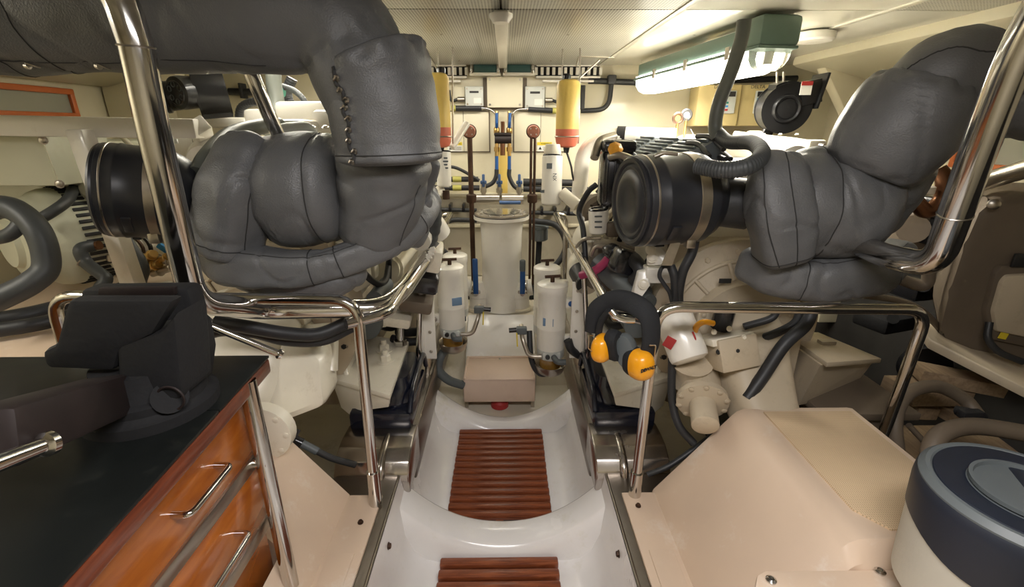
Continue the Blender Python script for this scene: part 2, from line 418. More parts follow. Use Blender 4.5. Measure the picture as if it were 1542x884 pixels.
# dark sheets painting in the shade of the unlit lower starboard side
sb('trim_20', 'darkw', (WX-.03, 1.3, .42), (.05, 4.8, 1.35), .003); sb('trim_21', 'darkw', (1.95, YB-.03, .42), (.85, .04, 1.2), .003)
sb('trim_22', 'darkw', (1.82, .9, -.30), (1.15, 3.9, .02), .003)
# windows in the hull sides
def side_window(n, s, y0, y1, z0, z1, pane):
    x = s*(WX-.012); f = B()
    t = .03
    for c, sz in (((x, (y0+y1)/2, z1-t/2), (.045, y1-y0, t)), ((x, (y0+y1)/2, z0+t/2), (.045, y1-y0, t)),
                  ((x, y0+t/2, (z0+z1)/2), (.043, t, z1-z0-.01)), ((x, y1-t/2, (z0+z1)/2), (.043, t, z1-z0-.01))):
        box(f, c, sz, None, .006)
    fr = struct('window_%d' % n, f, 'orange')
    bm = B(); box(bm, (x, (y0+y1)/2, (z0+z1)/2), (.01, y1-y0-2*t+.004, z1-z0-2*t+.004)); fin(bm, 'pane', pane, fr)
a = P(104, 143, X=-WX); b = P(134, 174, X=-WX)
side_window(1, -1, 1.4, a.y, b.z-.02, a.z+.03, 'smoke')
a = P(1462, 172, X=WX); b = P(1440, 252, X=WX)
side_window(2, 1, 1.0, b.y+.02, b.z-.0, a.z+.0, 'smoke')
# =============== WALKWAY LINER ===============
def hollow(y): return [(-.375, .30), (-.368, .24), (-.352, .12), (-.325, .05), (-.28, .012), (-.24, 0), (.24, 0), (.28, .012), (.325, .05), (.352, .12), (.368, .24), (.375, .30)]
bm = B(); rings = []
for y in (-.6, .5, 1.0, 1.3, 1.6, 1.9, 2.19):
    top = [(CX+x, y, z) for x, z in hollow(y)]
    rings.append(top+[(CX+.375, y, -.28), (CX-.375, y, -.28)])
loft(bm, rings); liner = struct('trim_8', bm, 'gel', ang=60)
def saddle(y0, y1, zc, zs, k=2.3, lip=.03):
    bm = B(); rings = []; n = 28
    for i in range(n+1):
        x = -.372+.744*i/n; a = abs(x)/.372
        z = zc+(zs-zc)*a**k; dy = lip*(1-a*.3)
        rings.append([(CX+x, y0-dy*.3, -.02), (CX+x, y0+.000, z*.55), (CX+x, y0+dy*.7, z-.006), (CX+x, y0+dy, z), (CX+x, y1-dy, z+.006), (CX+x, y1-dy*.6, z), (CX+x, y1, z*.4), (CX+x, y1+.01, -.02)])
    loft(bm, rings); struct('trim_%d' % saddle.n, bm, 'gel', ang=60); saddle.n += 1
saddle.n = 9
YS1 = P(750, 843, Z=0).y; saddle(YS1, YS1+.15, .05, .235)
saddle(2.08, 2.20, .03, .22, 2.0, .04)
# stainless clad stringers either side of the walkway
def stringer(s, idx):
    xi = CX+s*.377; xo = CX+s*.60
    def sx(x): return x
    bm = B()
    # aft, higher run
    xr = CX+s*.348
    slab(bm, [(xr, 1.55, .16), (xr, 1.55, .36), (xr, 3.68, .36), (xr, 3.68, .16)], (s*.265, 0, 0), .012)
    struct('trim_%d' % idx, bm, 'stringer')
    # rounded step
    bm = B()
    pr = [(1.62, .375), (1.54, .378), (1.48, .37), (1.43, .345), (1.405, .31), (1.40, .28), (1.41, .22), (1.62, .22)]
    slab(bm, [(xr-s*.004, y, z) for y, z in pr], (s*.275, 0, 0), .006)
    tube(bm, [(xi+s*.07, 1.55, .368), (xi+s*.07, 1.475, .362), (xi+s*.07, 1.41, .325), (xi+s*.07, 1.395, .29)], .016, .04)
    struct('trim_%d' % (idx+2), bm, 'step', ang=50)
    # forward plate
    bm = B(); slab(bm, [(xi, -.6, .27), (xi, 1.47, .27), (xi+s*.24, 1.47, .27), (xi+s*.24, -.6, .27)], (0, 0, .03), .005)
    tube(bm, [(xi+s*.004, -.6, .298), (xi+s*.004, 1.44, .298)], .0055)
    tube(bm, [(xr+s*.004, 1.62, .352), (xr+s*.004, 3.66, .362)], .0055)
    struct('trim_%d' % (idx+4), bm, 'stringer')
stringer(-1, 11); stringer(1, 12)
for s, yy in ((-1, 1.16), (-1, .87), (1, 1.12), (1, .72)):
    bm = B(); bolt(bm, (CX+s*.368, yy, .235), (-s, 0, 0), .009, .008); fin(bm, 'liner_bolt', 'rust', liner)
# =============== TEAK GRATINGS ===============
def grating(y0, y1, n, label):
    g = thing('teak_grating', label, 'grating', (-.03, (y0+y1)/2, .0), 'teak slatted gratings in the walkway')
    p = (y1-y0)/n
    src = None
    for i in range(n):
        c = V((-.03, y0+p*(i+.5), .021))
        if src is None:
            bm = B(); box(bm, c, (.425, p*.70, .030), None, .006); src = fin(bm, 'slat', 'teak', g); y_s = c.y
        else:
            o = src.copy(); C.objects.link(o); o.parent = g; o.location = src.location+V((random.uniform(-.001, .001), c.y-y_s, random.uniform(-.0008, .0008)))
    pbox('gap_shade', 'ink', g, (-.03, (y0+y1)/2, .0015), (.415, y1-y0-.012, .003))  # black sheet painting the shade between the slats
    for sx_ in (-.19, 0, .19):
        pbox('bearer', 'teak', g, (-.03+sx_, (y0+y1)/2, .006), (.03, y1-y0-.01, .010), None, .002)
    return g
grating(YS1+.17, 2.07, 14, 'longer teak slatted grating lying in white walkway beyond the saddle')
grating(.62, YS1-.01, 14, 'nearer teak slatted grating, cut off by the bottom edge of the photo')
# =============== PEDESTAL ===============
pc = P(755, 318, Y=3.0); px_, pz = pc.x, pc.z
ped = thing('sea_chest', 'tapering white sea chest column with clear bolted lid on the aft ledge', 'sea chest', (px_, 3.0, .36))
plathe('body', 'white2', ped, [(.15, 0), (.142, .02), (.134, .12), (.130, .3), (.132, .5), (.14, pz-.36-.045)], (px_, 3.0, .36), seg=48)
plathe('flange', 'white2', ped, [(.14, 0), (.178, .005), (.178, .026), (.14, .028)], (px_, 3.0, pz-.05), seg=48)
plathe('lid', 'steel2', ped, [(.172, 0), (.172, .012), (.12, .013)], (px_, 3.0, pz-.021), seg=48)
plathe('lid_window', 'glass', ped, [(.118, 0), (.118, .006), (0, .006)], (px_, 3.0, pz-.007), seg=40)
for k in range(12):
    a = 2*math.pi*k/12; part('bolt', 'steel', ped, bolt, (px_+.146*math.cos(a), 3.0+.146*math.sin(a), pz-.008), (0, 0, 1), .008)
part('collar', 'rubber', ped, ring, (px_, 3.0, pz-.022), (0, 0, 1), .172, .004, 48, 6)
# moulded cover box in front of it
cb = thing('valve_cover_box', 'pinkish cream box cover with shallow tray top in the walkway', 'box', (CX-.005, 2.38, .0))
x0 = P(698, 590, Y=2.25).x; x1 = P(806, 590, Y=2.25).x
pbox('box_body', 'pink', cb, ((x0+x1)/2, 2.385, .145), (x1-x0, .28, .135), None, .008)
bm = B()
for c, s in ((((x0+x1)/2, 2.252, .216), (x1-x0, .014, .012)), (((x0+x1)/2, 2.518, .216), (x1-x0, .014, .012)), ((x0+.007, 2.385, .216), (.014, .28, .012)), ((x1-.007, 2.385, .216), (.014, .28, .012))): box(bm, c, s, None, .004)
fin(bm, 'tray_rim', 'pink', cb)
part('screw', 'steel2', cb, bolt, ((x0+x1)/2, 2.50, .213), (0, 0, 1), .005)
for x in (x0+.01, x1-.01): pbox('support_foot', 'steel2', cb, (x, 2.4, .045), (.02, .2, .08))
plathe('red_fitting', 'red', cb, [(.05, 0), (.05, .03), (.03, .05)], ((x0+x1)/2, 2.32, .01))
cb.children[-1]['label'] = 'red valve fitting under the box'
# grey hose to the box
# =============== AFT BULKHEAD EQUIPMENT ===============
WY = YB
def on_wall(px, py, off=0): return P(px, py, Y=WY-off)
def wallbox(x0, y0, x1, y1, dep, off=0):
    a = on_wall(x0, y0, off+dep); b = on_wall(x1, y1, off+dep)
    return V(((a.x+b.x)/2, WY-off-dep/2, (a.z+b.z)/2)), (b.x-a.x, dep, a.z-b.z)
# slotted vents high up
def vent(x0, x1, label):
    a = P(x0, 96, Y=3.60); b = P(x1, 117, Y=3.60)
    t = thing('vent_strip', label, 'vent', ((a.x+b.x)/2, 3.63, b.z), 'slotted vents under the deckhead')
    h = a.z-b.z; c = V(((a.x+b.x)/2, 3.63, (a.z+b.z)/2))
    pbox('backing', 'ink', t, c+V((0, .03, 0)), (b.x-a.x, .008, h))
    pbox('rail', 'white2', t, c+V((0, 0, h/2-.006)), (b.x-a.x, .03, .014), None, .003)
    pbox('rail', 'white2', t, c-V((0, 0, h/2-.006)), (b.x-a.x, .03, .014), None, .003)
    n = int((b.x-a.x)/.038); src = None
    for i in range(n+1):
        x = a.x+(b.x-a.x)*i/n
        if src is None: src = pbox('slat', 'white2', t, (x, 3.63, c.z), (.02, .02, h-.04)); xs_ = x
        else: o = src.copy(); C.objects.link(o); o.parent = t; o.location.x += x-xs_
    pbox('drip_rail', 'white2', t, c-V((0, .0, h/2+.02)), ((b.x-a.x)*.8, .03, .015), None, .003)
vent(606, 702, 'slotted white vent strip, port side, under the perforated deckhead')
vent(808, 905, 'slotted white vent strip, starboard side, under the perforated deckhead')
for k, (x0, x1) in enumerate(((706, 754), (757, 806))):
    a = P(x0, 94, Y=3.58); b = P(x1, 111, Y=3.58)
    t = thing('duct_heater', ('left' if not k else 'right')+' one of two dark teal louvre units centred under deckhead', 'louvre', ((a.x+b.x)/2, 3.6, b.z), 'dark teal louvre units')
    c = V(((a.x+b.x)/2, 3.62, (a.z+b.z)/2)); w_ = b.x-a.x; h = a.z-b.z
    pbox('louvre', 'teal', t, c, (w_*.72, .05, h*.85), None, .004)
    for s in (-1, 1): pbox('clamp', 'steel', t, c+V((s*w_*.42, -.01, 0)), (w_*.09, .06, h), None, .006)
    pbox('sill', 'white2', t, c-V((0, 0, h/2)), (w_, .07, .018), None, .004)
# centre cover panel
c, s = wallbox(733, 115, 787, 162, .05)
t = thing('junction_panel', 'blank square grey-cream cover panel in the middle of aft bulkhead', 'panel', c-V((0, 0, s[2]/2)))
pbox('cover', 'panel', t, c, s, None, .006)
bolts(t, [c+V((i*(s[0]/2-.02), -s[1]/2, j*(s[2]/2-.02))) for i in (-1, 1) for j in (-1, 1)], (0, -1, 0), .006)
c2, s2 = wallbox(727, 117, 793, 165, .02)
pbox('recess_frame', 'tan', t, c2, s2, None, .003)
# control boxes
for k, (x0, x1, y0, y1) in enumerate(((700, 728, 130, 160), (791, 820, 130, 163))):
    c, s = wallbox(x0, y0, x1, y1, .05)
    t = thing('control_box', 'grey-white control box '+('left' if not k else 'right')+' of the blank centre panel', 'control box', c-V((0, 0, s[2]/2)), 'white control boxes on the aft bulkhead')
    pbox('lid', 'lgrey', t, c, s, None, .005)
    pbox('display', 'ink', t, c+V((0, -s[1]/2-.001, s[2]*.22)), (s[0]*.5, .004, s[2]*.1))
    pbox('rating_label', 'paper', t, c+V((s[0]*.18, -s[1]/2-.001, -s[2]*.22)), (s[0]*.42, .003, s[2]*.28))
    bolts(t, [c+V((i*(s[0]/2-.015), -s[1]/2, j*(s[2]/2-.015))) for i in (-1, 1) for j in (-1, 1)], (0, -1, 0), .005)
    d = -1 if not k else 1
    side = c+V((d*(s[0]/2+.055), .0, 0)); pbox('side_plate', 'panel', t, side+V((0, .012, 0)), (.10, .02, s[2]), None, .002)
    part('cable_gland', 'steel2', t, cyl, side+V((-d*.05, -.02, -.02)), side+V((0, -.02, -.02)), .018)
    phose('cable', 'rubber', t, [side+V((0, -.02, -.02)), side+V((d*.04, -.02, -.03)), side+V((d*.055, -.02, 0)), side+V((d*.06, -.02, .04))], .011)
# black wall conduits with the silver ends
for k, (pts, lab) in enumerate((([(680, 163), (733, 163), (744, 168), (749, 178)], 'left'), ([(838, 167), (788, 164), (776, 166), (770, 176)], 'right'))):
    q = [P(x, y, Y=3.66) for x, y in pts]
    t = thing('insulated_pipe', 'black sleeved fuel pipe running to the '+lab+' blue-handled tap', 'pipe', q[1], 'sleeved fuel pipes under the panel')
    ptube('pipe', 'steel', t, q, .008, .04)
    part('sleeve', 'rubber', t, cyl, q[0].lerp(q[1], .05), q[0].lerp(q[1], .85), .019)
    part('yellow_tag', 'mute', t, cyl, q[0].lerp(q[1], .0), q[0].lerp(q[1], .12), .021)
# access doors and labels
for k, (x0, x1) in enumerate(((658, 737), (774, 853))):
    c, s = wallbox(x0, 168, x1, 228, .015)
    t = thing('access_door', 'flat cream access door '+('left' if not k else 'right')+' of the tap manifold, with split line', 'access panel', c-V((0, 0, s[2]/2)), 'flat access doors on the aft bulkhead')
    pbox('frame', 'tan', t, c+V((0, .004, 0)), (s[0]+.012, .012, s[2]+.012))
    for d in (-1, 1): pbox('door_leaf', 'panel', t, c+V((d*s[0]/4, 0, 0)), (s[0]/2-.003, .016, s[2]), None, .002)
    lx = P(685 if not k else 820, 221, Y=3.68)
    sg = thing('warning_label', 'small white and yellow warning label on '+('left' if not k else 'right')+' access door', 'label', lx, 'warning labels on the access doors')
    pbox('label_sheet', 'paper', sg, lx+V((0, 0, 0)), (.11, .003, .065))
    pbox('yellow_band', 'ylw', sg, lx+V((0, -.002, .022)), (.11, .003, .022))
    bm = B(); slab(bm, [lx+V((-.045, -.002, -.02)), lx+V((-.021, -.002, -.02)), lx+V((-.033, -.002, .002))], (0, -.002, 0)); fin(bm, 'hazard_triangle', 'ink', sg)
    text('WARNING', lx+V((.01, -.0045, .022)), (1, 0, 0), (0, 0, 1), .016, 'ink', sg)
    bm = B()
    for j in range(3): box(bm, lx+V((.018, -.0025, -.003-.009*j)), (.06, .002, .0025))
    fin(bm, 'small_print', 'ink', sg)
# tap manifold in the centre
mx, my = P(757, 210, Y=3.6), None
t = thing('tap_manifold', 'brown steel manifold block with two blue-handled taps above and below', 'manifold', mx)
part('manifold_block', 'irond', t, cyl, P(745, 210, Y=3.6), P(770, 210, Y=3.6), .03)
pbox('block_plate', 'irond', t, P(757, 202, Y=3.6), (.125, .05, .02), None, .004)
for x in (748, 767):
    ptube('riser', 'brass', t, [P(x, 203, Y=3.6), P(x, 168, Y=3.64)], .013)
    plathe('tap_body', 'brass', t, [(.016, 0), (.022, .008), (.022, .04), (.014, .05)], P(x, 202, Y=3.6), seg=8)
    bm = B(); a_ = P(x, 192, Y=3.56); b_ = P(x+(1 if x > 757 else 0), 170, Y=3.54); tube(bm, [a_, a_.lerp(b_, .3)+V((0, -.015, 0)), b_], .011); fin(bm, 'handle', 'blue', t)
    ptube('lower_pipe', 'brass', t, [P(x, 215, Y=3.6), P(x, 235, Y=3.6)], .014)
    plathe('nut', 'brass', t, [(.02, 0), (.02, .03)], P(x, 228, Y=3.6), seg=6)
    ptube('hose_tail', 'blue', t, [P(x, 235, Y=3.6), P(x, 255, Y=3.6)], .013)
part('centre_plug', 'copper', t, cyl, P(757, 200, Y=3.6), P(757, 183, Y=3.6), .014)
part('drain_tube', 'copper', t, cyl, P(757, 216, Y=3.6), P(757, 234, Y=3.6), .018)
bm = B(); box(bm, P(757, 258, Y=3.69), (.075, .012, .35), None, .003); tag(fin(bm, 'stain_board', 'amber', None, P(757, 258, Y=3.69)), 'amber stained backing strip below the tap manifold', 'board')
for x, q, lab in ((748, [(748, 255), (747, 266), (741, 276), (728, 282)], 'left'), (767, [(767, 255), (767, 266), (774, 280), (786, 288)], 'right')):
    bm = B(); hose(bm, [P(a, b, Y=3.6) for a, b in q], .016); tag(fin(bm, 'fuel_hose', 'rubber', None, P(*q[-1], Y=3.6)), 'black hose dropping from the '+lab+' side of the tap manifold', 'hose', 'hoses under the tap manifold')
# pipe header with small blue wheels behind the pedestal
t = thing('pipe_header', 'grey steel header pipe with three small blue taps behind the sea chest', 'manifold', P(757, 300, Y=3.45))
part('header', 'steel2', t, cyl, P(718, 300, Y=3.45), P(752, 300, Y=3.45), .036)
part('header', 'steel2', t, cyl, P(756, 300, Y=3.45), P(788, 300, Y=3.45), .036)
for x in (728, 752, 782):
    ptube('stub', 'steel2', t, [P(x, 298, Y=3.45), P(x, 276, Y=3.45)], .016)
    a_ = P(x, 272, Y=3.43); bm = B(); box(bm, a_, (.02, .02, .09), None, .006); box(bm, a_-V((0, 0, .012)), (.045, .02, .025), None, .006); fin(bm, 'tap_handle', 'wheel', t)
    plathe('tap_collar', 'steel2', t, [(.022, 0), (.022, .03)], P(x, 290, Y=3.45), seg=8)
bm = B(); a_ = P(768, 305, Y=3.42); tube(bm, [P(752, 305, Y=3.42), P(784, 305, Y=3.42)], .014); fin(bm, 'blue_lever', 'wheel', t)
for x in (722, 783): pbox('wall_bracket', 'steel2', t, P(x, 303, Y=3.45)+V((0, .125, 0)), (.03, .25, .03))
# brown standpipes either side
for k, (x, zb) in enumerate(((707, 385), (803, 392))):
    Y_ = 3.2; a_ = P(x, 198, Y=Y_); 
    t = thing('standpipe', 'rust brown standpipe with round flanged head '+('left' if not k else 'right')+' of the sea chest', 'pipe', V((a_.x, Y_, .36)), 'rust brown standpipes')
    plathe('head', 'rubred', t, [(0, -.03), (.034, -.03), (.04, -.02), (.04, .02), (.034, .03), (0, .03)], a_, (0, -1, 0), 28)
    part('head_rim', 'rust', t, ring, a_, (0, -1, 0), .04, .006, 28, 6)
    for d in ((0,) if not k else (-1, 1)):
        part('pipe', 'rust', t, cyl, V((a_.x+d*.012, Y_, a_.z-.03)), V((a_.x+d*.012, Y_, .42)), .017 if not k else .009)
    plathe('collar', 'rust', t, [(.03, 0), (.034, .01), (.034, .05), (.02, .06)], V((a_.x, Y_, P(x, 305, Y=Y_).z)), seg=16)
    plathe('foot', 'iron', t, [(.09, 0), (.085, .02), (.04, .05), (.028, .08)], V((a_.x, Y_, .365)), seg=20)
    bolts(t, [a_+V((.025*math.cos(q), -.03, .025*math.sin(q))) for q in (.8, 2.4, 4, 5.5)], (0, -1, 0), .004)
# yellowed tanks
for k, (x, y0, y1, xl) in enumerate(((664, 110, 222, 1), (853, 120, 222, 1))):
    Y_ = 2.85; a_ = P(x, y0, Y=Y_); b_ = P(x, y1, Y=Y_); r = .062 if not k else .066; h = a_.z-b_.z
    t = thing('header_tank', 'yellowed translucent tube tank with red fluid, '+('beside the big grey sleeve' if not k else 'beside starboard engine, right of access door'), 'tank', b_, 'yellowed header tanks')
    plathe('tank_upper', 'amber', t, [(r, h*.28), (r, h-.03), (r*.85, h-.008), (r*.6, h)], b_, seg=32)
    plathe('fluid_section', 'redtank', t, [(r*.5, 0), (r*.8, .008), (r*.96, .03), (r, .05), (r, h*.28)], b_, seg=32)
    plathe('cap', 'black', t, [(.025, 0), (.025, .022), (.018, .03)], a_, seg=16)
    ptube('bracket_rod', 'steel2', t, [b_+V((r+.006, .02, .02)), a_+V((r+.006, .02, .16))], .005)
    ptube('bracket_rod', 'steel2', t, [a_+V((-r*.3, .05, .02)), a_+V((-r*.3, .05, .16))], .004)
    part('clip', 'steel2', t, ring, b_+V((0, 0, .06)), (0, 0, 1), r+.002, .004, 32, 6)
    plathe('outlet', 'black', t, [(.014, -.03), (.02, 0)], b_, seg=12)
    phose('drain_hose', 'rubber', t, [b_-V((0, 0, .02)), b_+V((-.01 if not k else .03, 0, -.10)), b_+V((-.02 if not k else .06, 0, -.2)), b_+V((-.03 if not k else .16, 0, -.24))], .006)
# wire hangers under the deckhead
for k, (q, lab) in enumerate((([(868, 100), (872, 84), (925, 86)], 'right'), ([(662, 112), (648, 86), (640, 86)], 'left'))):
    bm = B(); tube(bm, [P(a, b, Y=3.2) for a, b in q], .006, .01); tag(fin(bm, 'hanger_rod', 'steel2', None, P(*q[1], Y=3.2)), 'thin steel hanger rod under the deckhead above '+lab+' yellowed tank', 'rod', 'thin hanger rods')
bm = B(); tube(bm, [P(872, 118, Y=3.2), P(903, 90, Y=3.2)], .006); tag(fin(bm, 'stay_rod', 'steel2', None, P(872, 118, Y=3.2)), 'diagonal steel stay rod above the right yellowed tank', 'rod')
# black conduits on bulkhead right
bm = B(); tube(bm, [P(886, 122, Y=3.64), P(905, 122, Y=3.64), P(970, 125, Y=3.64), P(1200, 118, Y=3.64)], .020, .05); box(bm, P(921, 120, Y=3.62), (.06, .05, .06), None, .008)
tube(bm, [P(921, 122, Y=3.64), P(917, 165, Y=3.64), P(875, 167, Y=3.64)], .017, .12)
tag(fin(bm, 'cable_conduit', 'rubber', None, P(921, 122, Y=3.64)), 'black cable conduit looping across bulkhead right of right yellowed tank', 'conduit')
bm = B(); box(bm, P(876, 147, Y=3.62), (.04, .06, .16), None, .005); tag(fin(bm, 'terminal_block', 'ink', None, P(876, 155, Y=3.62)), 'slim black terminal block beside the right yellowed tank', 'terminal')
# horizontal black pipes low on bulkhead
for k, (q, r, lab) in enumerate((([(620, 260), (668, 252), (690, 254), (722, 272)], .012, 'upper thin black hose sagging left of the sea chest'),
    ([(620, 270), (720, 270)], .020, 'upper thick black hose with yellow band left of standpipe'), ([(620, 283), (722, 283)], .020, 'lower thick black hose with yellow band left of standpipe'),
    ([(788, 274), (880, 276)], .026, 'upper thick black hose right of standpipe behind white filter'), ([(788, 284), (880, 287)], .024, 'lower thick black hose right of standpipe behind white filter'),
    ([(640, 315), (718, 317)], .016, 'black clipped conduit behind left handrail end'), ([(798, 320), (870, 322)], .016, 'black clipped conduit behind right handrail end'))):
    t = thing('bulkhead_hose', lab, 'hose', P(*q[0], Y=3.6), 'black hoses low on the aft bulkhead')
    phose('hose', 'rubber', t, [P(a, b, Y=3.6-.02*(k == 0)) for a, b in q], r)
    if k in (1, 2): part('yellow_band', 'mute', t, cyl, P(682, q[0][1], Y=3.6), P(695, q[0][1], Y=3.6), r+.002)
    if k > 4:
        for j in range(3): pbox('clip', 'black', t, P(q[0][0]+18+j*20, q[0][1]-2, Y=3.6)+V((0, .04, 0)), (.02, .12, .06), None, .004)
# big black hose loop and dark fitting at right behind rail
bm = B(); hose(bm, [P(800, 332, Y=3.45), P(838, 340, Y=3.4), P(852, 370, Y=3.35), P(838, 398, Y=3.3), P(815, 408, Y=3.3)], .022); tag(fin(bm, 'looped_hose', 'rubber', None, P(852, 370, Y=3.35)), 'thick black hose curving down behind right handrail end', 'hose')
bm = B(); hose(bm, [P(718, 332, Y=3.45), P(680, 332, Y=3.45), P(662, 345, Y=3.4), P(664, 370, Y=3.35), P(690, 400, Y=3.3)], .018); tag(fin(bm, 'looped_hose', 'rubber', None, P(662, 345, Y=3.4)), 'thin black hose looping behind the left handrail end', 'hose')
t = thing('strainer', 'dark grey ribbed strainer on bulkhead between standpipe and right rail', 'strainer', P(812, 365, Y=3.5))
plathe('body', 'grey', t, [(.05, 0), (.065, .01), (.065, .09), (.07, .095), (.07, .11), (.05, .12)], P(812, 362, Y=3.5), seg=24)
part('outlet_pipe', 'iron', t, cyl, P(812, 362, Y=3.5), P(810, 400, Y=3.45), .022)
# thin drain tray wire
# ball valves with blue levers and white check bodies
for k, (x, y, xh, yh) in enumerate(((721, 440, 716, 390), (783, 440, 787, 393))):
    Y_ = 2.95; c = P(x, 452, Y=Y_); d = 1 if not k else -1
    t = thing('seacock', 'white plastic seacock with '+('bright blue lever left' if not k else 'worn grey and blue lever right')+' of sea chest base', 'valve', V((c.x, Y_, .36)), 'seacocks beside the sea chest')
    plathe('base_flange', 'gel_y', t, [(.075, 0), (.075, .015), (.062, .02)], V((c.x, Y_, .358)), seg=28)
    plathe('body', 'white2', t, [(.062, .015), (.062, .09), (.066, .095), (.066, .12), (.05, .15), (.03, .19)], V((c.x, Y_, .358)), seg=28)
    plathe('elbow', 'white2', t, [(.045, 0), (.045, .05), (.055, .055), (.055, .08)], V((c.x, Y_, .50)), (-d, 0, .15), 24)
    part('clamp', 'steel', t, ring, V((c.x-d*.04, Y_, .505)), (-d, 0, .15), .048, .006, 24, 6)
    hp = P(xh, 442, Y=2.84); hq = P(xh, yh, Y=2.80)
    bm = B(); box(bm, (hp+hq)/2, (.034, .018, (hq.z-hp.z)), (R(4), 0, 0), .008); fin(bm, 'lever', 'blue', t)
    if k: box_ = B(); box(box_, hq+V((0, 0, -.03)), (.037, .02, .08), (R(4), 0, 0), .009); fin(box_, 'lever_tip', 'grey', t)
    plathe('stem_nut', 'steel', t, [(.018, 0), (.018, .03), (.012, .04)], hp+V((0, .05, -.01)), (0, -1, 0), 8)
    pbox('stem_arm', 'steel', t, hp+V((0, .03, .0)), (.06, .02, .02), None, .004)
# =============== FUEL FILTERS ===============
def racor(px, py_t, Y_, r, side, label, front):
    a_ = P(px, py_t, Y=Y_); zt = a_.z; x = a_.x; zb = zt-.34*(r/.07)
    t = thing('fuel_filter', label, 'filter', V((x, Y_, zb-.14)), 'white fuel filters beside the walkway')
    plathe('canister', 'white2', t, [(r, 0), (r, .10), (r*1.02, .104), (r*1.02, .112), (r, .116), (r, zt-zb-.05), (r*1.05, zt-zb-.045), (r*1.05, zt-zb-.02)], (x, Y_, zb), seg=40)
    plathe('lid', 'white2', t, [(r*1.05, 0), (r*1.04, .012), (r*.85, .02), (0, .022)], (x, Y_, zt-.02), seg=40)
    tb = part('t_handle_stem', 'rust', t, cyl, (x, Y_, zt), (x, Y_, zt+.03), .010)
    part('t_handle', 'rust', t, cyl, (x-.035, Y_-.006, zt+.028), (x+.035, Y_+.006, zt+.028), .007)
    plathe('head', 'lgrey', t, [(r*.9, -.05), (r*.98, -.04), (r, 0)], (x, Y_, zb), seg=40)
    pbox('head_port', 'lgrey', t, (x, Y_-r*.6, zb-.025), (r*1.3, r*.7, .04), None, .008)
    part('port_plug', 'black', t, cyl, (x-.02, Y_-r, zb-.022), (x-.02, Y_-r-.01, zb-.022), .011)
    part('elbow_fitting', 'grey', t, tube, [(x+.01, Y_-r, zb-.025), (x+.02, Y_-r-.05, zb-.025), (x+.06, Y_-r-.05, zb-.025)], .014)
    for z in (zb+.04, zt-.10): pbox('bracket_lug', 'white2', t, (x+side*r*1.25, Y_, z), (.06, .035, .045), None, .006)
    for z in (zb+.04, zt-.10): part('bolt', 'blue' if front and side > 0 else 'steel2', t, bolt, (x+side*r*1.3, Y_-.018, z), (0, -1, 0), .01)
    if front:
        plathe('sediment_bowl', 'bowl', t, [(r*.55, -.115), (r*.8, -.10), (r*.82, -.05)], (x, Y_, zb), seg=32)
        plathe('drip_cup', 'steel2', t, [(r*.5, -.15), (r*.95, -.13), (r*1.12, -.10), (r*1.14, -.088), (r*1.10, -.09), (r*.9, -.125), (0, -.14)], (x, Y_, zb), seg=36)
        pbox('maker_label', 'bluelab', t, (x+r*.55*side*-1*0+(-.02 if side > 0 else .035), Y_-r*.86, zb+.15), (.05, .008, .04), (0, 0, R(20 if side < 0 else -15)), .002)
        part('outlet_tube', 'steel2', t, tube, [(x-side*r*.7, Y_-r*.7, zb-.03), (x-side*r*1.6, Y_-r*.7, zb-.03), (x-side*r*2.1, Y_-.02, zb+.06), (x-side*r*2.1, Y_+.05, zb+.09)], .011, .04)
        pbox('tap_body', 'grey', t, (x-side*r*2.1, Y_-.0, zb+.085), (.05, .03, .035), None, .005)
        part('tap_stem', 'black', t, cyl, (x-side*r*2.1, Y_, zb+.09), (x-side*(r*2.1+.06), Y_, zb+.085), .012)
        part('yellow_tie', 'ylw', t, cyl, (x-side*r*2.45, Y_-.02, zb+.08), (x-side*r*2.4, Y_-.02, zb+.01), .003)
    else:
        part('copper_pipe', 'copper', t, cyl, (x, Y_, zb-.04), (x, Y_, zb-.12), .02)
    return t
racor(677, 399, 2.22, .066, -1, 'nearer white fuel filter with amber bowl, port side of the walkway', True)
racor(685, 382, 2.55, .066, -1, 'farther white fuel filter half hidden behind the front port filter', False)
racor(832, 425, 2.05, .067, 1, 'nearer white fuel filter with amber bowl, starboard side of the walkway', True)
racor(824, 400, 2.35, .067, 1, 'farther white fuel filter behind the front starboard filter', False)
for s, x, lab in ((-1, 640, 'port'), (1, 875, 'starboard')):
    q = V((CX+s*.375, 2.3, .66))
    t = thing('filter_board', 'white mounting board carrying the '+lab+' fuel filters', 'board', q-V((0, 0, .23)), 'filter mounting boards')
    pbox('board', 'white2', t, q, (.014, .62, .40), None, .003)
    pbox('angle_bar', 'white2', t, q+V((-s*.03, -.29, 0)), (.06, .012, .38), None, .003)
    bolts(t, [q+V((-s*.035, -.297, z)) for z in (-.15, -.05, .05, .15)], (0, -1, 0), .006)
    pbox('stand', 'steel2', t, q+V((0, 0, -.25)), (.02, .5, .12), None, .003)
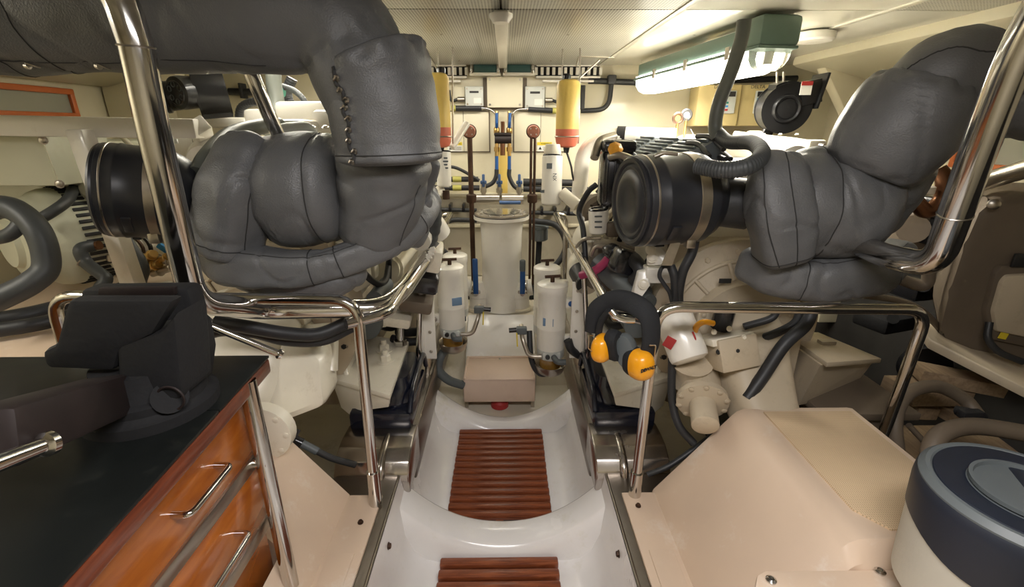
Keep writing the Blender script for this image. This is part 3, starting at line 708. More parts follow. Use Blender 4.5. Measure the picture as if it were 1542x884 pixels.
# big dark hoses feeding the filters
for q, r, m_, lab in (([(690, 515, 2.3), (668, 530, 2.25), (660, 555, 2.22), (675, 572, 2.22), (697, 580, 2.25)], .024, 'grey', 'fat grey hose bending from port filter into the pinkish box'),
    ([(655, 495, 2.12), (625, 500, 2.1), (600, 500, 2.0)], .022, 'rubber', 'black hose end left of the front port filter'),
    ([(650, 508, 2.08), (620, 515, 2.05), (590, 510, 2.0)], .02, 'rubber', 'lower black hose leaving the front port filter outboard'),
    ([(797, 498, 2.1), (800, 540, 2.05), (812, 562, 2.05), (830, 562, 2.1)], .014, 'rubber', 'thin black hose under the front starboard filter'),
    ([(855, 512, 2.0), (862, 528, 2.0), (885, 542, 2.05)], .02, 'rubber', 'black hose right of the front starboard filter')):
    bm = B(); hose(bm, [P(a, b, Y=c) for a, b, c in q], r); tag(fin(bm, 'filter_hose', m_, None, P(*q[0][:2], Y=q[0][2])), lab, 'hose', 'hoses to the fuel filters')
# white oil filters on the engines' inboard corners
def spin(name, a_, b_, r, label, m_='white2', group='white spin-on filters'):
    a_ = V(a_); b_ = V(b_); L = (b_-a_).length
    t = thing(name, label, 'oil filter', a_, group)
    plathe('canister', m_, t, [(r*.8, 0), (r*.97, .004), (r, .012), (r, L-.02), (r*.95, L-.008), (r*.7, L)], a_, b_-a_, 32)
    part('sealing_ring', 'black', t, ring, a_, b_-a_, r*.85, .006, 32, 6)
    return t
t = spin('oil_filter', P(832, 234, Y=2.75), P(830, 309, Y=2.72), .058, 'tall white spin-on filter hanging between right yellowed tank and sea chest')
a_ = P(830, 250, Y=2.68); pbox('print_block', 'grey', t, a_+V((-.01, -.001, .0)), (.03, .006, .03)); pbox('print_block', 'grey', t, a_+V((-.045, .012, -.14)), (.022, .006, .016))
text('NX', a_+V((.02, -.002, -.06)), (0.0, 0, -1), (1, 0, 0), .03, 'grey', t)
plathe('filter_head', 'white', t, [(.045, 0), (.05, .02), (.04, .06)], P(832, 234, Y=2.75), seg=16)
ptube('arm', 'white', t, [P(846, 290, Y=2.7), P(870, 310, Y=2.65)], .035)
t = spin('oil_filter', P(668, 228, Y=2.7), P(669, 282, Y=2.68), .040, 'small white spin-on filter hanging beneath the left yellowed tank')
for j in range(4): pbox('print_line', 'grey', t, P(671, 238+5*j, Y=2.655), (.02+.008*(j%2), .004, .008))
ptube('arm', 'white', t, [P(664, 286, Y=2.7), P(645, 300, Y=2.6)], .030)
plathe('drain', 'rust', t, [(.02, 0), (.02, .05)], P(672, 300, Y=2.68), seg=12)
t = thing('white_pipe', 'short white pipe slanting up to the left standpipe head', 'pipe', P(680, 222, Y=3.0))
part('pipe', 'white2', t, cyl, P(680, 222, Y=3.0), P(703, 186, Y=3.1), .022)
# =============== STAINLESS RAILS ===============
ZR = .99; YR = 1.24
def rail_side(s, label, gl):
    xi = CX+s*.335
    t = thing('hand_rail', label, 'rail', (xi, 1.3, .33), 'inboard engine rails')
    ptube('rail', 'steel', t, [(xi+s*.10, 1.22, .985), (xi+s*.0, 1.30, .985), (xi+s*.0, 3.02, .985), (xi+s*.07, 3.03, .97), (xi+s*.075, 3.0, .36)], .0165, .05, 16)
    part('post', 'steel', t, cyl, (xi+s*.07, 1.95, .36), (xi+s*.012, 1.95, .985), .012)
    part('base_plate', 'steel', t, cyl, (xi+s*.07, 1.95, .362), (xi+s*.07, 1.95, .374), .03)
    return t
rail_side(-1, 'polished rail running aft along the port engine from the port post', 'x')
rail_side(1, 'polished rail running aft along the starboard engine, ear defenders on its near end', 'x')
a, b = P(950, 735, Z=.3), P(990, 462, Y=YR)
t = thing('guard_rail', 'bent stainless guard rail standing before the starboard gearbox', 'rail', (a.x, a.y, .3), 'transverse guard rails')
c = P(1398, 466, Y=YR); d = P(1330, 655, Y=YR+.03); d2 = c+(d-c)*2.3
ptube('tube', 'steel', t, [(a.x, YR+.05, .30), b, c, d2], .0165, .07, 18)
part('socket', 'steel', t, cyl, (a.x, YR+.05, .30), V((a.x, YR+.05, .30)).lerp(b, .16), .021)
a, b = P(566, 765, Z=.3), P(537, 452, Y=YR)
t = thing('guard_rail', 'bent stainless guard rail standing behind the bench vise', 'rail', (a.x, a.y, .3), 'transverse guard rails')
c = P(76, 446, Y=YR); d = P(98, 520, Y=YR); d2 = c+(d-c)*6
ptube('tube', 'steel', t, [(a.x, YR+.02, .30), b, c, d2], .0165, .07, 18)
part('socket', 'steel', t, cyl, (a.x, YR+.02, .30), V((a.x, YR+.02, .30)).lerp(b, .2), .021)
# big stainless wet exhaust tubes
t = thing('stainless_pipe', 'thick polished pipe crossing before the port exhaust lagging', 'pipe', P(300, 430, Y=1.02))
q = [(60, -48, .98), (172, -30, .98), (205, 70, .98), (232, 200, .99), (292, 455, 1.06), (400, 467, 1.31), (575, 464, 1.40), (606, 440, 1.52), (650, 378, 1.95)]
pp = [P(x, y, Y=z) for x, y, z in q]
bm = B(); sweep(bm, fillet(pp[:3], .12, 8)[:-1]+fillet(pp[2:], .065, 8), .029, 20); fin(bm, 'pipe', 'steel', t)
for k in (.35,): part('weld', 'steel2', t, ring, pp[2], pp[3]-pp[2], .029, .002, 24, 6)
part('weld', 'steel2', t, ring, pp[3].lerp(pp[4], .86), pp[4]-pp[3], .029, .0015, 24, 6)
part('weld', 'steel2', t, ring, pp[6].lerp(pp[7], .5), pp[7]-pp[6], .029, .0015, 24, 6)
part('rubber_sleeve', 'rubber', t, cyl, pp[8]-(pp[8]-pp[7])*.12, pp[8]+(pp[8]-pp[7])*.08, .036)
part('hose_clamp', 'steel', t, ring, pp[8]-(pp[8]-pp[7])*.08, pp[8]-pp[7], .037, .003, 24, 6)
t = thing('stainless_pipe', 'thick polished pipe with elbow before the starboard exhaust lagging', 'pipe', P(1395, 400, Y=1.1))
q = [(1600, -40, .95), (1535, 70, .98), (1470, 235, 1.02), (1410, 400, 1.08), (1340, 388, 1.2), (1278, 362, 1.42)]
pp = [P(x, y, Y=z) for x, y, z in q]
bm = B(); sweep(bm, fillet(pp, .09, 8), .032, 20); fin(bm, 'pipe', 'steel', t)
part('weld', 'steel2', t, ring, pp[2].lerp(pp[3], .5), pp[3]-pp[2], .032, .002, 24, 6)
q = [(365, 78, 1.36), (382, 120, 1.36), (408, 180, 1.4), (432, 232, 1.45)]
bm = B(); tube(bm, [P(x, y, Y=z) for x, y, z in q], .019, .03, 16)
tag(fin(bm, 'stainless_strut', 'steel', None, P(382, 120, Y=1.36)), 'slim polished strut behind the port duct, dropping to the padded covers', 'strut')
# =============== EXHAUST LAGGING ===============
class Lag:
    def __init__(s, pts, rf, n=90, seg=72, amp=.006, seed=0, gather=(), sx=1, sy=1, fr=5.0, crease=.006, end=.016, sq=2.0):
        s.sq = sq
        s.p = resample([V(q) for q in pts], n); s.fr = frames(s.p); s.rf = rf; s.n = n; s.seg = seg; s.amp = amp; s.sd = V((seed*7.3, seed*3.1, seed*1.7)); s.g = gather; s.sx = sx; s.sy = sy; s.f = fr; s.cr = crease; s.end = end
        s.L = sum((s.p[i+1]-s.p[i]).length for i in range(n))
    def pt(s, t, a, off=0):
        i = min(int(t*s.n), s.n-1); f = t*s.n-i
        p = s.p[i].lerp(s.p[i+1], f); X, Y, T = s.fr[min(i+(f > .5), s.n)]
        kq = (abs(math.cos(a))**s.sq+abs(math.sin(a))**s.sq)**(-1/s.sq)
        d = X*math.cos(a)*s.sx+Y*math.sin(a)*s.sy; r = s.rf(t)*kq
        q = (p+d*r)*s.f+s.sd
        w = noise.noise(q)*s.amp*1.5+noise.noise(q*2.7)*s.amp*.7+noise.noise(q*6.5)*s.amp*.18
        c = abs(noise.noise(V((q.x*1.3, q.y*1.3, q.z*.7))+V((9, 3, 1)))); w -= max(0, .06-c)/.06*s.cr
        for (t0, wd, dep, k) in s.g:
            e = math.exp(-((t-t0)*s.L/wd)**2); w -= e*dep*(.55+.45*math.cos(k*a+3*math.sin(a)+t0*9))
        de = min(t, 1-t)*s.L
        if de < s.end: w -= s.end*(1-math.sqrt(max(0, 1-(1-de/s.end)**2)))
        return p+d*(r+w+off)
    def build(s, name, m, parent):
        bm = B(); R_ = [[bm.verts.new(s.pt(i/s.n, 2*math.pi*k/s.seg)) for k in range(s.seg)] for i in range(s.n+1)]
        for i in range(s.n):
            for k in range(s.seg): bm.faces.new((R_[i][k], R_[i][(k+1) % s.seg], R_[i+1][(k+1) % s.seg], R_[i+1][k]))
        bm.faces.new(R_[0][::-1]); bm.faces.new(R_[-1])
        return fin(bm, name, m, parent, ang=70)
    def seam(s, parent, ta, r=.0014, n=60, m='lagseam', name='seam'):
        pts = [s.pt(*ta(k/n), .0005) for k in range(n+1)]
        bm = B(); sweep(bm, pts, r, 6); return fin(bm, name, m, parent)
    def angle_to(s, t, target):
        return min((2*math.pi*k/72 for k in range(72)), key=lambda a: (s.pt(t, a)-V(target)).length)
def smoothstep(a, b, x):
    x = max(0, min(1, (x-a)/(b-a))); return x*x*(3-2*x)
def hooks(parent, lag, ta, n):
    for k in range(n):
        t, a = ta(k/(n-1)); p = lag.pt(t, a, .002); p2 = lag.pt(min(t+.01, 1), a+.06, .004)
        bm = B(); cyl(bm, p-(p2-p)*.2, p+(p2-p)*.2+V((0, -.004, 0)), .0075, seg=10); tube(bm, [p, p+V((0, -.008, .006)), p2+V((0, -.008, 0)), p2], .0018, .004, 6)
        fin(bm, 'lacing_hook', 'steel2', parent)
# ---- port side ----
# port
LX = thing('exhaust_lagging', 'big grey padded exhaust lagging, port, whose duct spans the photo top left', 'exhaust', (-.6, 1.35, 1.1), 'padded exhaust laggings')
e = P(579, 165, Y=1.3)
path = fillet([V((-2.2, 1.30, 1.765)), V((-.275, 1.30, 1.765)), V((-.305, 1.30, 1.63))], .12, 12)
duct = Lag([V((-2.2, 1.30, 1.765)), V((-1.3, 1.30, 1.765)), V((-.9, 1.30, 1.765))]+fillet([V((-.85, 1.3, 1.765)), V((-.405, 1.30, 1.765)), V((-.325, 1.30, 1.56))], .26, 16), lambda t: .134-.012*smoothstep(.8, 1, t)+.003*math.sin(t*40), n=150, amp=.004, seed=1, gather=((.515, .02, .008, 5), (.30, .02, .008, 7), (.93, .012, .012, 9)))
duct.build('duct_cover', 'lag', LX)
for t0 in (.29, .505, .56): duct.seam(LX, lambda u, t0=t0: (t0+.006*math.sin(u*9), u*2*math.pi))
ab = duct.angle_to(.6, (-1.0, 1.22, 1.64))
duct.seam(LX, lambda u: (.02+.8*u, ab+.05*math.sin(u*20)))
hooks(LX, duct, lambda u: (.12+.5*u, ab+.1), 7)
def sl(t): return .131+.022*(1-smoothstep(0, .3, t))+.010*math.sin(math.pi*t)+.010*smoothstep(.80, .93, t)-.012*smoothstep(.96, 1, t)
sleeve = Lag([P(552, 84, Y=1.3), P(561, 105, Y=1.3), P(575, 150, Y=1.3), P(581, 200, Y=1.3), P(586, 246, Y=1.3)], sl, n=80, amp=.007, seed=2, gather=((.06, .018, .014, 11), (.9, .014, .008, 7)), end=.022)
sleeve.build('sleeve_cover', 'lag', LX)
al = sleeve.angle_to(.5, P(520, 170, Y=1.18))-.14
sleeve.seam(LX, lambda u: (.08+.88*u, al+.14+.12*noise.noise(V((u*9, 2, 0)))), r=.005)
hooks(LX, sleeve, lambda u: (.2+.75*u, al+.10+.05*math.sin(u*20)), 9)
sleeve.seam(LX, lambda u: (.90, u*2*math.pi), r=.0017)
# turbine housing cover below the sleeve
tc = Lag([P(580, 225, Y=1.36), P(578, 270, Y=1.38), P(572, 310, Y=1.40), P(562, 352, Y=1.42), P(556, 372, Y=1.42)], lambda t: .126-.028*smoothstep(.35, 1, t), n=50, amp=.008, seed=3, end=.04, sx=1, gather=((.25, .02, .006, 6),))
tc.build('turbine_cover', 'lag', LX)
a0 = tc.angle_to(.5, P(628, 300, Y=1.33)); tc.seam(LX, lambda u: (.2+.7*u, a0+.2*math.sin(u*3)))
rt = Lag([P(642, 235, Y=1.5), P(636, 290, Y=1.5), P(622, 345, Y=1.48), P(612, 370, Y=1.46)], lambda t: .045, n=40, amp=.010, seed=14, end=.03, crease=.012)
rt.build('outer_flap', 'lag', LX)
# middle drum
md = Lag([P(398, 290, Y=1.42), P(430, 287, Y=1.42), P(470, 286, Y=1.42), P(522, 288, Y=1.42)], lambda t: .135+.034*math.sin(math.pi*min(1, t*.9+.1))**.7, n=50, amp=.007, seed=4, end=.05, sy=1, gather=((.10, .02, .01, 5), (.72, .012, .007, 3)))
md.build('compressor_cover', 'lag', LX)
md.seam(LX, lambda u: (.74+.03*math.sin(u*6.3), u*2*math.pi), r=.0017); md.seam(LX, lambda u: (.08, u*2*math.pi), r=.0017)
# left shoulder cover
ls = Lag([P(385, 218, Y=1.40), P(372, 245, Y=1.36), P(360, 290, Y=1.33), P(347, 340, Y=1.32), P(342, 385, Y=1.32)], lambda t: .070+.022*math.sin(math.pi*t), n=60, amp=.008, seed=5, end=.025, sq=3.4, sx=.95, sy=1.05, gather=((.82, .012, .006, 5),))
ls.build('shoulder_cover', 'lag', LX)
a1 = ls.angle_to(.3, P(392, 270, Y=1.27)); ls.seam(LX, lambda u: (.08+.82*u, a1-.25*u+.1*math.sin(u*5)), r=.0017)
a1 = ls.angle_to(.8, P(345, 340, Y=1.22)); ls.seam(LX, lambda u: (.88, a1-1.5+3*u), r=.0015)
# lower U shaped collar
cl = Lag(fillet([P(322, 372, Y=1.42), P(345, 398, Y=1.31), P(490, 410, Y=1.31), P(610, 345, Y=1.42), P(640, 290, Y=1.60)], .13, 14), lambda t: .054+.006*math.sin(t*9), n=110, seg=48, amp=.006, seed=6, end=.03, sq=3.2, gather=((.52, .006, .006, 3), (.48, .006, .004, 4), (.83, .006, .006, 5)))
cl.build('collar_cover', 'lag', LX)
for t0 in (.44, .525, .82): cl.seam(LX, lambda u, t0=t0: (t0, u*2*math.pi), r=.0017)
a2 = cl.angle_to(.4, P(430, 385, Y=1.27)); cl.seam(LX, lambda u: (.05+.85*u, a2), r=.0014)
cb_ = Lag([P(352, 405, Y=1.38), P(400, 420, Y=1.37), P(500, 418, Y=1.37), P(550, 398, Y=1.40)], lambda t: .05+.018*math.sin(math.pi*t), n=60, seg=48, amp=.006, seed=7, end=.04)
cb_.build('belly_cover', 'lag', LX)
# ---- starboard side ----
RX = thing('exhaust_lagging', 'big grey padded exhaust lagging, starboard, with leaning pale sleeve and dark elbow', 'exhaust', (.9, 1.4, 1.1), 'padded exhaust laggings')
rd = Lag(fillet([P(1375, 175, Y=1.37), P(1402, 125, Y=1.34), P(1450, 108, Y=1.32)], .08, 8)+[P(1510, 122, Y=1.30), P(1600, 148, Y=1.27), P(1760, 170, Y=1.2)], lambda t: .112, n=110, amp=.007, seed=8, end=.02, gather=((.32, .02, .012, 5),), crease=.009)
rd.build('elbow_cover', 'lag', RX)
a3 = rd.angle_to(.3, P(1440, 70, Y=1.2)); rd.seam(RX, lambda u: (.12+.3*u, a3-.9+1.6*u), r=.0017); rd.seam(RX, lambda u: (.40, u*2*math.pi), r=.0017)
rs = Lag([P(1402, 122, Y=1.34), P(1385, 148, Y=1.345), P(1345, 200, Y=1.36), P(1303, 260, Y=1.38)], lambda t: .122+.020*math.sin(math.pi*(t*.9+.1)), n=70, amp=.006, seed=9, end=.025, gather=((.05, .014, .016, 13), (.95, .012, .01, 9)))
rs.build('sleeve_cover', 'lag', RX)
rc = Lag([P(1345, 225, Y=1.44), P(1325, 270, Y=1.45), P(1300, 318, Y=1.46), P(1290, 350, Y=1.46)], lambda t: .125-.02*t, n=50, amp=.008, seed=10, end=.05)
rc.build('turbine_cover', 'lag', RX)
rm = Lag([P(1175, 308, Y=1.47), P(1210, 306, Y=1.45), P(1260, 308, Y=1.44), P(1318, 315, Y=1.44)], lambda t: .132+.036*math.sin(math.pi*min(1, t*.85+.15))**.7, n=60, amp=.008, seed=11, end=.05, gather=((.30, .014, .008, 5),))
rm.build('compressor_cover', 'lag', RX)
rm.seam(RX, lambda u: (.30+.02*math.sin(u*6.3), u*2*math.pi), r=.0017)
rp = Lag([P(1166, 248, Y=1.44), P(1170, 276, Y=1.38), P(1175, 325, Y=1.36), P(1181, 392, Y=1.37)], lambda t: .070+.016*math.sin(math.pi*t), n=60, amp=.007, seed=12, end=.025, sq=3.6, sx=.98, sy=1.0)
rp.build('shoulder_cover', 'lag', RX)
a4 = rp.angle_to(.5, P(1160, 330, Y=1.24)); rp.seam(RX, lambda u: (.05+.9*u, a4+.1*math.sin(u*4)), r=.0017)
a4 = rp.angle_to(.5, P(1205, 330, Y=1.26)); rp.seam(RX, lambda u: (.1+.88*u, a4), r=.0017); rp.seam(RX, lambda u: (.93, u*2*math.pi), r=.0015)
rl = Lag([P(1120, 392, Y=1.52), P(1165, 412, Y=1.42), P(1240, 420, Y=1.39), P(1318, 410, Y=1.42), P(1355, 380, Y=1.52)], lambda t: .058+.012*math.sin(math.pi*t), n=80, seg=48, amp=.006, seed=13, end=.035, sq=3.0, gather=((.3, .006, .006, 5), (.75, .006, .006, 3)))
rl.build('collar_cover', 'lag', RX)
for t0 in (.3, .75): rl.seam(RX, lambda u, t0=t0: (t0, u*2*math.pi), r=.0017)
a5 = rl.angle_to(.5, P(1240, 392, Y=1.34)); rl.seam(RX, lambda u: (.08+.85*u, a5), r=.0014)
# dark duct end far right
bm = B(); sweep(bm, [P(1560, 130, Y=1.42), P(1530, 165, Y=1.45), P(1528, 195, Y=1.46)], lambda t, a: .075-.02*t, 20); tag(fin(bm, 'padded_hose_end', 'lag', None, P(1540, 170, Y=1.45)), 'dark grey padded pipe end behind thick polished pipe at the right edge', 'pipe')
# =============== AIR FILTERS ===============
def air_filter(fa, fb, fc, r, label, group):
    fa, fb, fc = V(fa), V(fb), V(fc); ax = (fb-fa).normalized(); L = (fb-fa).length
    t = thing('air_filter', label, 'air filter', fa, group)
    plathe('canister', 'filt', t, [(r*.93, 0), (r*.99, .004), (r, .012), (r, L*.25), (r*1.015, L*.27), (r*1.015, L*.30), (r, L*.32), (r, L*.62), (r*1.01, L*.65), (r*1.01, L*.92), (r*.98, L)], fa, ax, 64)
    plathe('end_cap', 'filt', t, [(r*.95, .004), (r*.97, -.004), (r*.93, -.010), (r*.86, -.008), (r*.82, .000), (r*.76, -.006), (r*.70, -.004), (r*.62, -.012), (r*.45, -.014), (r*.36, -.006), (r*.1, -.004), (0, -.004)], fa, ax, 64)
    plathe('band', 'strip', t, [(r*1.02, L*.70), (r*1.03, L*.705), (r*1.03, L*.845), (r*1.02, L*.85)], fa, ax, 64)
    plathe('thin_band', 'steel2', t, [(r*1.005, L*.10), (r*1.012, L*.105), (r*1.012, L*.125), (r*1.005, L*.13)], fa, ax, 64)
    plathe('shoulder', 'filt', t, [(r*.97, L), (r*.86, L+.03), (r*.7, L+.055), (r*.62, L+.06)], fa, ax, 48)
    Mp = basis(ax)
    for j, a_p in enumerate((2.2, 3.1, 4.0, 4.9)):
        for zz in (.42, ):
            q = fa+ax*(L*zz)+Mp @ V((r*1.0*math.cos(a_p), r*1.0*math.sin(a_p), 0)); bb = Mp @ Matrix.Rotation(a_p, 3, 'Z')
            pbox('moulded_pad', 'filt', t, q, (.008, r*.42, L*.14), bb, .003)
    d = fc-fb
    bm = B(); sweep(bm, spline([fb+ax*.03, fb.lerp(fc, .5)+ax*.01, fc, fc+(fc-fb)*.8], 6), r*.56, 28); fin(bm, 'rubber_elbow', 'rubber', t)
    part('clamp', 'steel', t, ring, fb+ax*.085, ax, r*.61, .004, 36, 6)
    Mx = basis(ax)
    for k in range(2):
        q = fa+ax*(L*.77)+Mx @ V((r*1.04*math.cos(2.6+k*2.2), r*1.04*math.sin(2.6+k*2.2), 0)); pbox('buckle', 'steel2', t, q, (.03, .03, .03), None, .004)
    return t, ax
af, ax = air_filter(P(160, 286, Y=1.30), P(262, 293, Y=1.36), P(310, 290, Y=1.42), .125, 'black air filter canister with metal band behind the thick polished pipe, port', 'black air filters')
af2, ax = air_filter(P(950, 304, Y=1.50), P(1048, 299, Y=1.54), P(1092, 304, Y=1.52), .143, 'black air filter canister with ribbed end cap beside starboard lagging', 'black air filters')
for dx, dy in ((1013, 240), (1018, 255), (1024, 310), (1012, 345)):
    pass
tp = P(1005, 232, Y=1.50); part('clip_lever', 'steel2', af2, tube, [P(985, 236, Y=1.42), P(1000, 230, Y=1.42), P(1020, 232, Y=1.42)], .006, .01)
bm = B(); slab(bm, [P(1015, 352, Y=1.46), P(1030, 352, Y=1.46), P(1012, 400, Y=1.46), P(996, 400, Y=1.46)], (0, .004, 0)); fin(bm, 'strap_tail', 'strip', af2)
# breather hoses by the filters
for q, r, lab in (([(300, 262, 1.36), (315, 235, 1.42), (345, 205, 1.6), (385, 192, 1.75), (420, 188, 1.9)], .027, 'grey breather hose arching from port air filter elbow'),
                  ([(1121, 30, 1.86), (1116, 60, 1.86), (1102, 105, 1.84), (1083, 155, 1.82), (1077, 190, 1.82), (1082, 208, 1.80)], .024, 'long grey breather hose hanging from deckhead past the lit lamp')):
    bm = B(); hose(bm, [P(a, b, Y=c) for a, b, c in q], r, seg=16); tag(fin(bm, 'breather_hose', 'greyhose', None, P(*q[-1][:2], Y=q[-1][2])), lab, 'hose')
bm = B(); hose(bm, [P(a, b, Y=c) for a, b, c in [(1080, 200, 1.82), (1098, 214, 1.72), (1132, 215, 1.52), (1147, 232, 1.34), (1128, 250, 1.28), (1090, 256, 1.30), (1050, 250, 1.36)]], .022, seg=14, rib=.06, pitch=.008)
tag(fin(bm, 'ribbed_hose', 'hose', None, P(1148, 232, Y=1.55)), 'ribbed grey loom hose looping above starboard air filter', 'hose')
bm = B(); hose(bm, [P(a, b, Y=c) for a, b, c in [(412, 60, 2.4), (412, 120, 2.4), (416, 160, 2.38), (400, 200, 2.3)]], .034, seg=16); tag(fin(bm, 'vertical_hose', 'greyhose', None, P(412, 60, Y=2.4)), 'upright grey hose behind slim strut, above port engine', 'hose')
# green tarp bit & coupling right of the port lagging
# =============== ENGINES ===============
def engine(s, label):
    EX = CX+s*.905
    t = thing('diesel_engine', label, 'engine', (EX, 2.4, .33), 'white diesel engines either side of the walkway')
    def X(d): return EX+s*d          # + is outboard
    pbox('block', 'beige', t, (X(0), 2.45, .80), (.50, 1.40, .62), None, .03)
    pbox('sump', 'beige', t, (X(0), 2.45, .42), (.40, 1.25, .20), None, .04)
    for y in (1.95, 2.25, 2.55, 2.85):
        pbox('cylinder_jacket', 'white', t, (X(-.24), y+.05, .95), (.10, .22, .30), None, .03)
        part('core_plug', 'beige', t, cyl, (X(-.285), y+.05, .95), (X(-.30), y+.05, .95), .035)
    pbox('cylinder_head', 'white', t, (X(0), 2.42, 1.20), (.46, 1.30, .20), None, .02)
    pbox('rocker_cover', 'white', t, (X(-.02), 2.42, 1.335), (.36, 1.24, .11), None, .03)
    for i in range(7): part('bolt', 'steel2', t, bolt, (X(-.225), 1.9+i*.17, 1.31), (0, 0, 1), .010, .012)
    # flywheel housing, facing forward
    f = [(.19, .14), (.20, .10), (.27, .07), (.30, .06), (.325, .055), (.335, .05), (.335, .02), (.325, .0), (.325, -.12), (.30, -.15)]
    fy = 1.74
    plathe('flywheel_housing', 'beige', t, f, (EX, fy, .78), (0, -1, 0), 64)
    part('housing_rim', 'white', t, ring, (EX, fy-.03, .78), (0, -1, 0), .322, .012, 64, 8)
    part('inner_rib', 'beige', t, ring, (EX, fy-.075, .78), (0, -1, 0), .262, .009, 64, 8)
    for k in range(16):
        a = 2*math.pi*k/16+.1; part('bolt', 'beige' if k % 3 else 'ink', t, bolt, (EX+.295*math.cos(a), fy-.055, .78+.295*math.sin(a)), (0, -1, 0), .011, .012)
    for k in range(12):
        a = 2*math.pi*k/12+.25; part('web', 'beige', t, cyl, (EX+.20*math.cos(a), fy-.105, .78+.20*math.sin(a)), (EX+.262*math.cos(a), fy-.08, .78+.262*math.sin(a)), .007)
    # gearbox
    rr = []
    for (y, w, h, zc, dx) in ((1.62, .40, .40, .76, 0), (1.50, .38, .36, .72, 0), (1.42, .32, .30, .66, 0), (1.34, .28, .24, .60, 0), (1.28, .24, .20, .57, 0)):
        if s > 0: w *= .72; h *= .8; dx = -.02
        rr.append([(EX+dx+w/2*math.copysign(abs(math.cos(a))**.6, math.cos(a)), y, zc+h/2*math.copysign(abs(math.sin(a))**.6, math.sin(a))) for a in [2*math.pi*k/32 for k in range(32)]])
    bm = B(); loft(bm, rr); fin(bm, 'gearbox_casing', 'beige' if s > 0 else 'white', t, ang=50)
    pbox('gearbox_flange', 'white' if s < 0 else 'beige', t, (EX, 1.57, .72), (.40, .025, .34), None, .008)
    for k in range(9): part('bolt', 'white' if s < 0 else 'beige', t, bolt, (EX-.18+.045*k, 1.557, .87), (0, -1, 0), .009)
    # bracket to the stringer
    yb_ = 2.0 if s < 0 else 2.75
    top = [(CX+s*.42, 1.53, .565), (CX+s*.44, yb_, .565), (CX+s*.70, yb_+.1, .565), (CX+s*.685, 1.66, .565)]
    bm = B(); slab(bm, top, (0, 0, -.022), .004); fin(bm, 'mount_plate', 'white', t)
    bm = B(); slab(bm, [(CX+s*.42, 1.535, .56), (CX+s*.685, 1.665, .56), (CX+s*.665, 1.672, .42), (CX+s*.62, 1.64, .405), (CX+s*.60, 1.632, .425), (CX+s*.435, 1.55, .50)], (0, .022, 0), .003); fin(bm, 'mount_web', 'white', t)
    bm = B(); slab(bm, [(CX+s*.62, 1.68, .565), (CX+s*.66, 2.05, .565), (CX+s*.70, 2.0, .72), (CX+s*.68, 1.8, .72)], (s*.02, 0, 0), .004); fin(bm, 'mount_gusset', 'white', t)
    for x, y in ((.50, 1.80), (.53, 1.90)):
        plathe('washer', 'white', t, [(.036, 0), (.036, .006)], (CX+s*x, y, .566), seg=24)
        plathe('nut', 'white', t, [(.023, .006), (.023, .03), (.018, .034)], (CX+s*x, y, .566), seg=6)
        part('stud', 'white', t, cyl, (CX+s*x, y, .59), (CX+s*x, y, .62), .012)
    if s < 0: part('threaded_post', 'steel', t, cyl, (CX+s*.47, 1.96, .566), (CX+s*.455, 1.96, .80), .017)
    if s < 0: plathe('post_nut', 'steel', t, [(.03, 0), (.03, .025)], (CX+s*.47, 1.96, .566), seg=6)
    # white pump / water housings inboard near the top front
    for (y, z, r) in ((1.95, 1.14, .085), (2.2, 1.0, .075)):
        plathe('pump_housing', 'white', t, [(r*.4, .11), (r*.6, .105), (r, .06), (r*1.05, .05), (r*1.05, .03), (r, .02), (r, -.05)], (X(-.31), y, z), (-s, 0, .15), 28)
    pbox('pump_bracket', 'white', t, (X(-.30), 1.86, .98), (.05, .16, .22), (0, 0, s*.3), .008)
    bolts(t, [(X(-.33), 1.80, 1.04), (X(-.33), 1.90, .92)], (-s, 0, 0), .014, 'white')
    # lower inboard machinery
    part('starter_motor', 'grey', t, cyl, (X(-.33), 1.82, .72), (X(-.33), 2.15, .72), .062)
    part('starter_solenoid', 'grey', t, cyl, (X(-.37), 1.85, .83), (X(-.37), 2.05, .83), .034)
    part('oil_cooler', 'white', t, cyl, (X(-.32), 2.25, .84), (X(-.32), 2.95, .84), .07)
    for y in (2.27, 2.93): part('cooler_flange', 'white', t, cyl, (X(-.32), y, .84), (X(-.32), y+.02, .84), .085)
    plathe('alternator', 'tan', t, [(.05, 0), (.09, .01), (.095, .05), (.095, .12), (.07, .14)], (X(-.36), 2.75, 1.06), (0, -1, 0), 28)
    for k in range(10):
        a = 2*math.pi*k/10; pbox('alternator_vane', 'black', t, (X(-.36)+.06*math.cos(a), 2.607, 1.06+.06*math.sin(a)), (.03, .006, .010), (0, -a, 0))
    for i, (pts, r, m_) in enumerate((
        ([(-.30, 1.82, 1.02), (-.36, 1.88, .90), (-.38, 2.0, .86), (-.36, 2.2, .92)], .014, 'rubber'),
        ([(-.28, 1.95, 1.20), (-.37, 2.0, 1.10), (-.38, 2.1, .95), (-.34, 2.2, .74)], .012, 'rubber'),
        ([(-.31, 2.3, 1.18), (-.38, 2.4, 1.05), (-.38, 2.5, .90)], .016, 'steel2'),
        ([(-.30, 2.0, .66), (-.38, 2.1, .60), (-.36, 2.4, .60), (-.34, 2.7, .64)], .020, 'rubber'),
        ([(-.26, 2.5, 1.30), (-.34, 2.6, 1.22), (-.36, 2.75, 1.16)], .010, 'rubber'),
        ([(-.22, 1.8, 1.32), (-.30, 1.82, 1.24), (-.34, 1.95, 1.2), (-.30, 2.3, 1.26), (-.30, 2.8, 1.27)], .009, 'hose'),
        ([(-.25, 2.1, 1.30), (-.32, 2.12, 1.22), (-.40, 2.15, 1.08), (-.36, 2.3, .95)], .008, 'steel2'))):
        phose('hose' if m_ != 'steel2' else 'fuel_line', m_, t, [(X(a), b, c) for a, b, c in pts], r)
